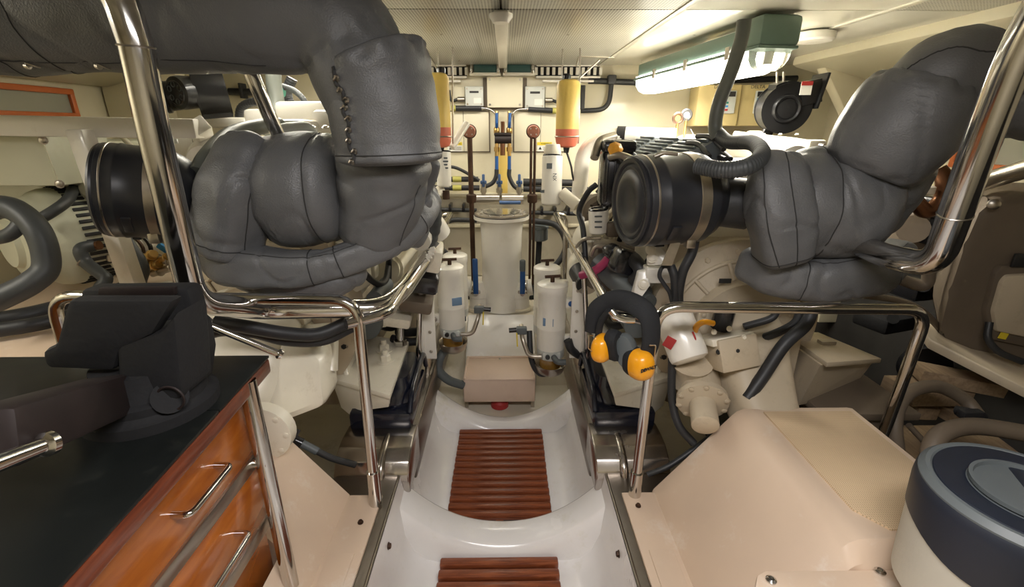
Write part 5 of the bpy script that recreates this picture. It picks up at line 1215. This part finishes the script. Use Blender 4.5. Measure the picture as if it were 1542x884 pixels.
plathe('lid_top', 'navy', t, [(r*.93, 0), (r*.9, .010), (r*.66, .010), (r*.54, .004), (r*.50, -.026), (r*.3, -.032), (0, -.032)], (BX, BY, .892), seg=64)
plathe('handle_ring', 'grey', t, [(r*.57, .002), (r*.57, .009), (r*.53, .009), (r*.51, -.002)], (BX, BY, .90), seg=64)
bm = B(); box(bm, (BX+.01, BY, .893), (.035, .150, .022), (0, 0, R(-25)), .009); fin(bm, 'grip', 'navy', t)
# =============== EAR DEFENDERS ===============
ed = thing('ear_defenders', 'yellow and black ear defenders hung on the starboard rail end', 'ear defenders', P(935, 480, Y=1.26))
YE = 1.22
band = [(893, 500, 1.27), (897, 470, 1.27), (915, 456, 1.26), (935, 452, 1.24), (962, 462, 1.20), (978, 480, 1.18), (980, 515, 1.17), (972, 540, 1.17)]
pp = spline([P(x, y, Y=z) for x, y, z in band], 8)
bm = B(); fr = frames(pp); rr = []
for i, (p, (X_, Y_, T_)) in enumerate(zip(pp, fr)):
    n_ = V((0, -.35, 0))+ (p-P(935, 505, Y=1.22)); n_ = (n_-T_*n_.dot(T_)).normalized(); b__ = T_.cross(n_)
    w_ = .024+.006*math.sin(math.pi*i/(len(pp)-1))
    rr.append([p+n_*(.012*math.sin(a))+b__*(w_*math.cos(a)) for a in [2*math.pi*k/16 for k in range(16)]])
loft(bm, rr); fin(bm, 'headband', 'sponge', ed, ang=60)
bm = B(); rr2 = [[q for q in r_] for r_ in rr[:22]]; 
pp2 = spline([P(x, y, Y=z) for x, y, z in [(900, 512, 1.25), (905, 485, 1.24), (918, 468, 1.22)]], 6); sweep(bm, pp2, .010, 10); fin(bm, 'band_pad', 'sponge', ed)
bm = B(); tube(bm, [P(920, 468, Y=1.20), P(928, 478, Y=1.19), P(942, 482, Y=1.19), P(955, 482, Y=1.19)], .011, .02); fin(bm, 'chrome_clip', 'chrome', ed)
def earcup(c, ax, rx, rz, name, m, prof, rot=0):
    Mx = basis(ax, (math.sin(rot), 0, math.cos(rot))); bm = B(); c = V(c); g = []
    for k_, z in prof:
        g.append([c+Mx @ V((rz*k_*math.copysign(abs(math.cos(a))**.8, math.cos(a)), rx*k_*math.copysign(abs(math.sin(a))**.8, math.sin(a)), z)) for a in [2*math.pi*i/40 for i in range(40)]])
    loft(bm, g); fin(bm, name, m, ed, ang=55)
cr = P(964, 549, Y=1.16); axr = V((.45, -1, .1))
dome = [(1, -.012), (1.0, 0), (.97, .012), (.88, .024), (.70, .033), (.4, .038), (.1, .039)]
earcup(cr, axr, .034, .044, 'ear_cup', 'yellow', dome)
earcup(cr-axr.normalized()*.022, axr, .030, .041, 'cushion', 'sponge', [(1, -.02), (1.05, -.01), (1.05, .005), (1, .012)])
cl_ = P(907, 524, Y=1.22); axl = V((-.75, -1, .1))
earcup(cl_, axl, .028, .042, 'ear_cup', 'yellow', dome)
c2_ = P(925, 520, Y=1.21); earcup(c2_, (.9, -.8, .1), .030, .048, 'cushion', 'sponge', [(.8, -.02), (1, -.014), (1.03, .004), (.95, .016), (.6, .018), (.5, .01), (.1, .008)], rot=-.4)
c2_ = P(943, 528, Y=1.20); earcup(c2_, (-.7, -.9, .1), .030, .050, 'cushion', 'grey', [(.8, -.02), (1, -.014), (1.03, .004), (.95, .016), (.6, .018)], rot=-.5)
n_ = axr.normalized(); xd_ = V((1, .45, .05)).normalized()
text('DEWALT', cr+n_*.0405+V((-.004, 0, .002)), xd_, (0, 0, 1), .0130, 'ink', ed, bold=.0008)
bm = B(); box(bm, cr+n_*.037+V((0.002, 0, -.014)), (.018, .001, .003), (0, 0, R(24))); fin(bm, 'small_print', 'ink', ed)
ed.children[-1]['label'] = 'tiny print line under the lettering'
for c_, d_ in ((P(978, 520, Y=1.15), 1), (P(893, 505, Y=1.2), -1)): ptube('wire_yoke', 'steel2', ed, [c_, c_+V((d_*.014, -.01, .005)), c_+V((d_*.014, -.01, -.035)), c_+V((0, 0, -.05))], .0018, .005, 6)
# =============== DECKHEAD LAMP ===============
a_, b_ = P(975, 112, Y=3.25), P(1172, 52, Y=2.0)
a_.z = b_.z = 1.80; dirv = (b_-a_).normalized(); L = (b_-a_).length; ang_ = math.atan2(dirv.y, dirv.x); c = (a_+b_)/2
t = thing('fluorescent_lamp', 'lit fluorescent lamp in grey-green housing under deckhead, right', 'lamp', c+V((0, 0, .1)))
rt_ = Matrix.Rotation(ang_, 3, 'Z')
pbox('housing', 'green', t, c+V((0, 0, .05)), (L, .13, .07), rt_, .012)
e_ = b_-dirv*.06; pbox('ballast_end', 'green', t, e_+V((0, 0, .055)), (.16, .17, .11), rt_, .02)
pbox('rim', 'green', t, c+V((0, 0, -.002)), (L+.03, .17, .014), rt_, .006)
bm = B(); rr = []
for z, w_, l_ in ((.02, .155, L), (-.035, .15, L-.01), (-.065, .12, L-.04), (-.080, .07, L-.08)):
    rr.append([c+rt_ @ V((x*l_/2, y*w_/2, z-.008)) for x, y in ((-1, -.9), (-.985, -1), (.90, -1), (.915, -.9), (.915, .9), (.90, 1), (-.985, 1), (-1, .9))])
loft(bm, rr); fin(bm, 'diffuser', 'lampglow', t, ang=30)
bm = B(); rr = []
for z, w_ in ((0, .158), (-.035, .153), (-.060, .122), (-.074, .072)):
    rr.append([c+rt_ @ V((x, y*w_/2, z-.008)) for x, y in ((L/2*.92, -1), (L/2*.995-abs(z)*.3, -.9), (L/2*.995-abs(z)*.3, .9), (L/2*.92, 1))])
loft(bm, rr); fin(bm, 'clear_end', 'clearp', t)
part('tube_holder', 'white2', t, cyl, b_-dirv*.055-V((0, 0, .0)), b_-dirv*.055-V((0, 0, .055)), .02)
for k in (.25, .55, .85):
    for s in (-1, 1): pbox('clip', 'steel2', t, c+rt_ @ V(((k-.5)*L, s*.088, .0)), (.03, .012, .05), rt_, .003)
g = c+rt_ @ V((-.18*L, .10, .045)); pbox('gland_box', 'green', t, g, (.11, .08, .09), rt_, .008); part('gland', 'lgrey', t, ring, g+rt_ @ V((.06, .0, 0)), dirv, .022, .009, 20, 8)
pbox('hanger', 'green', t, c+rt_ @ V((.1*L, .09, .1)), (.2, .02, .02), rt_, .004)
# round detector
p = P(1218, 100, Y=2.4); p.z = 1.88
t = thing('deckhead_fitting', 'round cream flat fitting on deckhead above starboard blower', 'detector', p+V((0, 0, .04)))
plathe('disc', 'white2', t, [(.075, 0), (.085, .008), (.085, .035), (.06, .045)], p, seg=40)
# port lamp behind the duct
c = V((-1.0, 2.7, 1.885)); t = thing('fluorescent_lamp', 'port deckhead lamp, seen only as glow behind the big duct', 'lamp', c)
pbox('housing', 'green', t, c+V((0, 0, .01)), (.15, 1.3, .05), None, .008); pbox('diffuser', 'lampglow', t, c+V((0, 0, -.028)), (.12, 1.25, .02), None, .006)
# =============== BLOWERS ===============
def blower(c, r, w_, out, label, ax):
    c = V(c); ax = V(ax).normalized()
    t = thing('bilge_blower', label, 'blower', c, 'black bilge blowers')
    Mx = basis(ax, (0, 0, 1)); bm = B(); g = []
    n = 48
    prof = [(r*(1+.16*k/n), 2*math.pi*k/n) for k in range(n)]
    for z in (-w_/2, w_/2): g.append([c+Mx @ V((q*math.cos(a+out), q*math.sin(a+out), z)) for q, a in prof])
    loft(bm, g); fin(bm, 'scroll', 'fanb', t)
    for z in (-w_/2, w_/2): part('scroll_flange', 'fanb', t, lathe, [(r*1.06, -.003), (r*1.06, .003)], c+ax*z, ax, 48)
    q = c+Mx @ V((r*.95*math.cos(out)+r*.45*math.sin(out)*-1, r*.95*math.sin(out)+r*.45*math.cos(out), 0))
    return t, Mx
c = P(1178, 163, Y=2.55)
t, Mx = blower(c, .112, .10, R(40), 'black centrifugal blower with warning label, upper right', (-.12, -1, -.1))
f_ = V((-.12, -1, -.1)).normalized()
part('intake_ring', 'fanb', t, ring, c+f_*.055, f_, .060, .010, 36, 8)
part('impeller_hub', 'fanb', t, lathe, [(.052, 0), (.045, .012), (.02, .015), (0, .015)], c+f_*.045, f_, 32)
o = P(1214, 140, Y=2.53); pbox('outlet', 'fanb', t, o, (.10, .10, .11), (0, R(-12), 0), .004)
o2 = P(1228, 138, Y=2.53); pbox('outlet_flange', 'fanb', t, o2, (.012, .13, .165), (0, R(10), 0), .002)
lb_ = P(1214, 133, Y=2.46); pbox('warning_label', 'paper', t, lb_, (.055, .003, .06)); pbox('label_band', 'red', t, lb_+V((0, -.002, .022)), (.055, .003, .018))
part('motor', 'fanb', t, cyl, c-f_*.04, c-f_*.16, .07)
pbox('mount_arm', 'fanb', t, P(1160, 190, Y=2.6), (.05, .03, .10), (0, R(20), 0), .003)
for x in (1170, 1180): ptube('hanger', 'steel2', t, [P(x, 132, Y=2.55), P(x, 108, Y=2.55)], .006)
c = P(318, 138, Y=2.35); f_ = V((-.95, -.45, -.15)).normalized()
t, Mx = blower(c, .10, .12, R(200), 'black centrifugal blower under the port duct, upper left', (-.9, -.5, -.1))
plathe('motor', 'fanb', t, [(.05, 0), (.062, .02), (.062, .13), (.07, .135), (.07, .15)], c+f_*.04, f_, 32)
mc = P(266, 140, Y=2.22); g_ = V((-.4, -1, -.1)).normalized()
plathe('fan_cowl', 'fanb', t, [(.066, -.10), (.07, -.02), (.066, 0), (.058, .004)], mc, g_, 40)
for k in range(6):
    a = k*math.pi/3; Mg = basis(g_); q = mc+Mg @ V((.035*math.cos(a), .035*math.sin(a), .006)); part('cowl_slot', 'grey', t, ring, q, g_, .011, .002, 12, 6)
part('cowl_ring', 'black', t, ring, mc+g_*.005, g_, .048, .004, 36, 6)
# =============== INVERTER DRIVES ===============
for k, (x0, x1) in enumerate(((1056, 1108), (1112, 1160))):
    Y_ = 3.4; a_ = P(x0, 128, Y=Y_); b_ = P(x1, 190, Y=Y_)
    t = thing('inverter_drive', ('left' if not k else 'right')+' yellowed inverter drive with keypad behind the lamp', 'inverter', V(((a_.x+b_.x)/2, Y_, b_.z)), 'yellowed inverter drives')
    c = (a_+b_)/2+V((0, .1, 0)); w_ = b_.x-a_.x; h_ = a_.z-b_.z
    pbox('case', 'vfd', t, c, (w_, .26, h_), (0, 0, R(-8)), .008)
    kp = c+V((w_*.10, -.15, h_*.08))
    pbox('keypad', 'lgrey', t, kp, (w_*.42, .012, h_*.55), (0, 0, R(-8)), .006)
    pbox('display', 'ink', t, kp+V((0, -.009, h_*.19)), (w_*.34, .006, h_*.12), (0, 0, R(-8)))
    for i in range(3):
        for j in range(4): pbox('key', ('skyb', 'lgrey', 'grn')[(i+j) % 3] if j < 3 else 'red', t, kp+V(((i-1)*.04, -.010-.006*(i-1)*-1, h_*.07-j*h_*.085)), (.018, .006, .012), (0, 0, R(-8)))
    text('DELTA', kp+V((-w_*.18, .0, h_*.36)), (1, -.14, 0), (0, 0, 1), .030, 'ink', t)
# gauges
for k, (x, y, m_) in enumerate(((1034, 173, 'paper'), (1021, 178, 'brass'))):
    p = P(x, y, Y=2.9); t = thing('pressure_gauge', ('round black-rimmed gauge' if not k else 'small brass valve wheel')+' standing on starboard engine top', 'gauge' if not k else 'valve', p-V((0, 0, .05)))
    part('rim', 'ink' if not k else 'rust', t, ring, p, (0, 1, 0), .026, .009, 24, 8); plathe('face', m_, t, [(.02, 0), (.02, .01)], p, (0, 1, 0), 24); part('stem', 'brass', t, cyl, p-V((0, 0, .02)), p-V((0, 0, .14)), .008)
# =============== PORT GENERATOR ===============
fr_ = thing('steel_enclosure', 'white angle-iron frame around the pale port generator', 'frame', (-1.7, 1.8, 0))
YG = 1.78
def bar(name, a, b, w_=.055, m='white2', par=None):
    a, b = V(a), V(b); bm = B(); box(bm, (a+b)/2, (w_, w_, (b-a).length), basis(b-a, (0, 1, 0)), .006); return fin(bm, name, m, par or fr_)
tl = P(-60, 188, Y=YG); tr = P(318, 192, Y=YG+.25)
bar('top_rail', tl, P(300, 194, Y=YG+.1), .07); bar('post', P(120, 195, Y=YG), P(202, 432, Y=YG), .06)
bar('side_rail', P(300, 188, Y=YG+.1), P(318, 250, Y=YG+.5), .06)
bar('bottom_rail', P(-20, 510, Y=1.6), P(260, 430, Y=2.2), .05)
pbox('control_cover', 'white2', fr_, P(275, 215, Y=2.25), (.17, .05, .20), None, .02); pbox('cover_window', 'tan', fr_, P(303, 212, Y=2.2), (.07, .02, .10), None, .004); pbox('badge', 'lgrey', fr_, P(262, 210, Y=2.2), (.03, .01, .035), None, .003)
gn = thing('generator', 'pale grey-green generator with slotted end housing, port side', 'generator', P(80, 440, Y=2.0))
gc = P(40, 352, Y=1.95); ga = V((.35, -1, -.05)).normalized()
ga = V((-.25, -1, 0)).normalized()
c0 = P(-22, 378, Y=1.75)
plathe('end_bell', 'gen', gn, [(.20, -.30), (.205, -.28), (.205, -.12), (.195, -.09), (.18, -.07), (.17, -.02), (.15, .0), (.10, .01), (.09, .03), (0, .03)], c0+V((0, .12, 0)), (-.55, -1, 0), 72)
Mg = basis((-.55, -1, 0))
bm = B()
for k in range(48):
    a = k*2*math.pi/48
    q = c0+V((0, .12, 0))+Mg @ V((.206*math.cos(a), .206*math.sin(a), -.20)); bb = (Mg @ Matrix.Rotation(a, 3, 'Z'))
    box(bm, q, (.010, .014, .10), bb, .002)
o = fin(bm, 'cooling_slots', 'ink', gn); o['kind'] = 'stuff'
g0 = P(72, 245, Y=1.95)
bm = B(); slab(bm, [P(-40, 205, Y=1.85), P(62, 205, Y=1.85), P(92, 280, Y=1.85), P(-40, 280, Y=1.85)], (0, .30, 0), .006); fin(bm, 'terminal_box', 'gen', gn)
bm = B(); slab(bm, [P(62, 208, Y=1.84), P(100, 218, Y=2.1), P(116, 278, Y=2.1), P(90, 281, Y=1.84)], (-.01, .015, 0), .003); fin(bm, 'box_side_plate', 'panel', gn)
bolts(gn, [P(65, 211, Y=1.82), P(90, 211, Y=1.95), P(90, 277, Y=1.82), P(112, 274, Y=1.98)], (.3, -1, 0), .012)
pbox('engine_block', 'gen', gn, P(135, 330, Y=2.35), (.35, .5, .40), None, .04)
pbox('cylinder_head', 'gen', gn, P(120, 232, Y=2.5), (.4, .5, .14), None, .03)
plathe('green_canister', 'green', gn, [(.06, 0), (.06, .12), (.05, .13)], P(118, 272, Y=2.15), seg=28)
for k, (x, y, r) in enumerate(((150, 285, .05), (140, 310, .045), (135, 340, .05), (120, 300, .035))): plathe('pump_housing', 'gen', gn, [(r, 0), (r, .05), (r*.7, .07), (0, .075)], P(x, y, Y=2.05), (.2, -1, .2), 24)
pbox('base_bracket', 'gen', gn, P(160, 382, Y=2.0), (.13, .04, .10), (0, R(15), 0), .01); bolts(gn, [P(165, 388, Y=1.96)], (0, -1, 0), .014); 
part('hole', 'ink', gn, cyl, P(149, 393, Y=1.965), P(149, 393, Y=1.975), .006)
for k in range(6): pbox('slot', 'ink', gn, P(62+5*k, 196, Y=2.05), (.008, .006, .035), (0, R(20), 0))
phose('wiring', 'white', gn, [P(100, 195, Y=2.2), P(112, 190, Y=2.2), P(120, 200, Y=2.2), P(108, 208, Y=2.2), P(98, 200, Y=2.2)], .008); phose('wiring', 'white', gn, [P(130, 200, Y=2.3), P(150, 195, Y=2.3), P(180, 205, Y=2.3), P(200, 222, Y=2.3)], .012)
pbox('black_switch', 'ink', gn, P(34, 199, Y=2.0), (.09, .03, .018), None, .004)
part('oil_filter', 'white2', gn, cyl, P(195, 375, Y=2.3), P(228, 365, Y=2.4), .055)
for i, x in enumerate((202, 214)): part('print_band', ('rust', 'ink')[i], gn, cyl, P(x, 373-3*i, Y=2.31+i*.03), P(x+3, 372-3*i, Y=2.32+i*.03), .056)
part('blue_tap', 'skyb', gn, box, P(250, 376, Y=2.2), (.03, .02, .08), (0, R(-50), 0), .005)
for q, r, lab in (([(-30, 312, 1.60), (20, 315, 1.60), (58, 350, 1.58), (70, 400, 1.56), (48, 425, 1.52), (10, 445, 1.48), (-30, 462, 1.45)], .038, 'fat grey-black hose curving across generator, left edge'),
    ([(-30, 360, 1.58), (10, 355, 1.56), (30, 335, 1.58), (10, 318, 1.6), (-30, 330, 1.6)], .022, 'ribbed black hose coil at the far left edge'),
    ([(50, 335, 1.78), (80, 318, 1.82), (103, 300, 1.9), (112, 280, 2.0)], .020, 'black hose rising to the generator terminal box'),
    ([(190, 360, 2.0), (215, 400, 1.95), (212, 425, 1.95)], .022, 'grey hose behind the white frame post')):
    bm = B(); hose(bm, [P(a, b, Y=c) for a, b, c in q], r, seg=18); tag(fin(bm, 'coolant_hose', 'hose', None, P(*q[3 if len(q) > 3 else 1][:2], Y=1.6)), lab, 'hose', 'hoses around the port generator')
t = thing('drain_hose', 'grey cranked hose with brass end below generator slots', 'hose', P(120, 375, Y=1.9))
ptube('hose', 'hose', t, [P(140, 370, Y=1.9), P(118, 374, Y=1.85), P(128, 395, Y=1.85), P(162, 420, Y=1.8), P(150, 435, Y=1.78)], .024, .04); part('brass_end', 'copper', t, cyl, P(138, 371, Y=1.9), P(150, 369, Y=1.9), .018)
part('hose_clamp', 'steel2', t, ring, P(126, 393, Y=1.85), (1, 0, -1), .025, .003, 20, 6)
# brass pipe cluster on the shelf
for k, (x0, y0, x1, y1, m_) in enumerate(((215, 392, 232, 382, 'brass'), (228, 388, 262, 395, 'steel2'), (222, 402, 260, 385, 'brass'), (230, 412, 268, 400, 'steel2'), (208, 405, 240, 398, 'brass'))):
    a_, b_ = P(x0, y0, Y=2.2), P(x1, y1, Y=2.15); bm = B(); cyl(bm, a_, b_, .018); ring(bm, a_.lerp(b_, .3), b_-a_, .02, .005, 16, 6); ring(bm, a_.lerp(b_, .8), b_-a_, .02, .005, 16, 6)
    tag(fin(bm, 'pipe_union', m_, None, a_), ['upper left brass pipe union of the cluster on cream shelf', 'upper grey metal pipe union left of thick polished pipe', 'long slanting brass pipe union in the cluster', 'lower grey metal pipe union of the cluster, nearest the shelf edge', 'lower left brass pipe union of the cluster on cream shelf'][k], 'fitting', 'pipe unions left of thick polished pipe')
# shelf under the generator
bm = B(); slab(bm, [P(-80, 440, Z=.80), P(250, 405, Z=.80), P(330, 440, Z=.80), P(60, 560, Z=.80), P(-200, 560, Z=.80)], (0, 0, -.04), .004); tag(fin(bm, 'generator_shelf', 'cream', None, P(0, 480, Z=.8)), 'cream shelf beneath the port generator', 'shelf')
for k, (q, r) in enumerate((([(-20, 485), (60, 470), (150, 445), (200, 430)], .030), ([(-20, 500), (70, 485), (160, 460)], .026))):
    bm = B(); hose(bm, [P(a, b, Z=.84) for a, b in q], r, seg=14); tag(fin(bm, 'shelf_hose', 'rubber', None, P(60, 475, Z=.84)), ('upper' if not k else 'lower')+' black hose lying on cream shelf behind guard rail', 'hose', 'black hoses on the cream shelf')
bm = B(); slab(bm, [P(-40, 540, Z=.55), P(60, 500, Z=.72), P(70, 500, Z=.72), P(0, 560, Z=.55)], (0, 0, -.03), .003)
tag(fin(bm, 'shelf_stay', 'panel', None, P(20, 530, Z=.6)), 'pale stay under cream shelf, left edge', 'stay')
# =============== STARBOARD TANK / GENERATOR ===============
tk = thing('water_heater_tank', 'dull tan rounded tank with ribbed access cover at right edge', 'tank', P(1480, 540, Y=1.7))
rr = []
for x, sc_ in ((0, .93), (.02, 1), (.9, 1)):
    ca = P(1492, 410, Y=1.75)
    rr.append([V((ca.x-.10+x, ca.y+.26*sc_*math.copysign(abs(math.cos(a))**.8, math.cos(a)), ca.z+.34*sc_*math.copysign(abs(math.sin(a))**.8, math.sin(a)))) for a in [2*math.pi*k/48 for k in range(48)]])
bm = B(); slab(bm, [P(1500, 292, Y=1.60), P(1470, 320, Y=1.60), P(1448, 370, Y=1.60), P(1425, 440, Y=1.60), P(1412, 495, Y=1.60), P(1420, 520, Y=1.60), P(1545, 600, Y=1.60), P(1750, 600, Y=1.60), P(1750, 292, Y=1.60)], (.32, .40, 0), .05); fin(bm, 'tank_shell', 'tan', tk, ang=50)
bm = B(); slab(bm, [P(1510, 400, Y=1.58), P(1500, 412, Y=1.58), P(1485, 470, Y=1.58), P(1490, 512, Y=1.58), P(1620, 540, Y=1.58), P(1620, 396, Y=1.58)], (0, .05, 0), .012); fin(bm, 'access_cover', 'tan', tk)
bm = B(); slab(bm, [P(1519, 415, Y=1.565), P(1510, 425, Y=1.565), P(1497, 470, Y=1.565), P(1502, 500, Y=1.565), P(1620, 525, Y=1.565), P(1620, 410, Y=1.565)], (0, .05, 0), .010); fin(bm, 'cover_panel', 'beige', tk)
pbox('vent_grille', 'ink', tk, P(1538, 392, Y=1.575), (.06, .01, .05), None, .003)
plathe('knob', 'steel2', tk, [(.008, 0), (.008, .02), (.018, .022), (.018, .03), (.01, .036)], P(1490, 307, Y=1.60), (-.4, -1, .1), 20)
ptube('exhaust_pipe', 'steel2', tk, [P(1470, 278, Y=1.75), P(1500, 268, Y=1.6), P(1560, 250, Y=1.5)], .030, .05, 18)
phose('cable', 'rubber', tk, [P(1490, 485, Y=1.56), P(1488, 510, Y=1.54), P(1505, 530, Y=1.52), P(1540, 545, Y=1.50)], .012); pbox('yellow_label', 'ylw', tk, P(1513, 502, Y=1.575), (.03, .004, .045), (0, .2, 0))
bm = B(); slab(bm, [P(1385, 490, Y=1.65), P(1402, 484, Y=1.80), P(1560, 545, Y=1.60), P(1560, 592, Y=1.35), P(1400, 512, Y=1.60)], (0, 0, -.035), .004); tag(fin(bm, 'support_plank', 'beige', None, P(1450, 530, Y=1.5)), 'pale scuffed plank under the tan tank, right edge', 'plank')
for q, r, m_, lab in (([(1300, 445, 1.6), (1350, 452, 1.6), (1388, 468, 1.6), (1420, 500, 1.7)], .012, 'tan', 'thin tan pipe behind the starboard guard rail corner'),
    ([(1375, 300, 1.9), (1395, 318, 1.9), (1418, 300, 1.9), (1422, 270, 1.9), (1412, 255, 1.92)], .030, 'copper', 'copper brown pipe bend right of the starboard lagging'),
    ([(1330, 410, 1.75), (1390, 430, 1.7), (1400, 400, 1.7), (1410, 370, 1.7)], .022, 'tan', 'dull pipe behind elbow of right polished pipe')):
    bm = B(); hose(bm, [P(a, b, Y=c) for a, b, c in q], r, seg=14); tag(fin(bm, 'side_pipe', m_, None, P(*q[0][:2], Y=q[0][2])), lab, 'pipe')
p = P(1383, 292, Y=1.9); bm = B(); lathe(bm, [(.04, 0), (.05, .005), (.05, .03), (.04, .035)], p, (0, 0, 1), 28); tag(fin(bm, 'round_vent', 'white2', None, p), 'round white cap on machinery right of the leaning sleeve', 'vent')
for k, (x, y, w_, h_, m_) in enumerate(((1370, 345, .16, .20, 'tan'), (1405, 315, .10, .12, 'black'), (1385, 430, .25, .10, 'black'), (1340, 480, .30, .08, 'iron'), (1395, 345, .12, .22, 'iron'))):
    bm = B(); box(bm, P(x, y, Y=2.1+k*.03), (w_, .18, h_), (0, 0, .1*k), .02); cyl(bm, P(x+5, y, Y=2.0), P(x+5, y, Y=2.05), h_*.3)
    tag(fin(bm, 'machinery_casing', m_, None, P(x, y, Y=2.1)), ['dull tan pump casing behind the starboard lagging', 'small black motor casing beside copper pipe bend', 'wide black casing below elbow of right polished pipe', 'dark iron casing behind starboard guard rail', 'tall dark casing behind right polished pipe'][k], 'casing', 'dark machinery at starboard')
# hoses and chocks lower right
for q, r, lab in (([(1352, 690, 1.25), (1348, 630, 1.30), (1368, 592, 1.36), (1410, 582, 1.4), (1450, 600, 1.38), (1472, 625, 1.34)], .022, 'brown rubber hose arching behind the cream step cover'),
    ([(1408, 712, 1.02), (1402, 680, 1.05), (1420, 652, 1.08), (1470, 642, 1.10), (1560, 655, 1.08)], .024, 'brown rubber hose arching just behind the bucket'),
    ([(1368, 640, 1.4), (1395, 668, 1.38), (1425, 690, 1.36)], .010, 'thin brown hose crossing below the chocks')):
    bm = B(); hose(bm, [P(a, b, Y=c) for a, b, c in q], r, seg=16); tag(fin(bm, 'brown_hose', 'tan', None, P(*q[0][:2], Y=q[0][2])), lab, 'hose', 'brown rubber hoses at lower right')
bm = B(); hose(bm, [P(1440, 618, Y=1.33), P(1460, 622, Y=1.30), P(1480, 628, Y=1.3)], .016); box(bm, P(1462, 624, Y=1.29), (.07, .03, .03), None, .006); tag(fin(bm, 'hose_tap', 'iron', None, P(1460, 622, Y=1.3)), 'black tap at end of the far brown hose', 'tap')
for k, (x, y, w_, d_, h_, rz) in enumerate(((1395, 588, .28, .14, .06, .15), (1440, 570, .28, .10, .05, -.3), (1380, 614, .10, .10, .05, .1), (1432, 618, .12, .10, .05, .1))):
    bm = B(); box(bm, P(x, y, Y=1.62), (w_, d_, h_), (0, .1, rz), .003); tag(fin(bm, 'timber_chock', 'wooddull', None, P(x, y, Y=1.62)), ['long pale timber chock lying behind far brown hose', 'slanting timber chock above the long one', 'short left timber block under the long chock', 'short right timber block under the long chock'][k], 'timber', 'timber chocks at lower right')
bm = B(); slab(bm, [P(1340, 640, Z=.28), P(1480, 640, Z=.28), P(1560, 700, Z=.28), P(1400, 760, Z=.28)], (0, 0, -.05), .004); tag(fin(bm, 'chock_board', 'wooddull', None, P(1420, 680, Z=.28)), 'flat board beneath the brown hoses', 'board')
p = P(1388, 548, Y=1.75); t = thing('pulley', 'dark iron pulley wheel behind the guard rail end', 'pulley', p)
plathe('wheel', 'iron', t, [(.09, 0), (.095, .01), (.085, .02), (.095, .03), (.09, .04)], p, (-.3, -1, 0), 32); plathe('hub', 'tan', t, [(.02, .04), (.02, .06)], p, (-.3, -1, 0), 16)
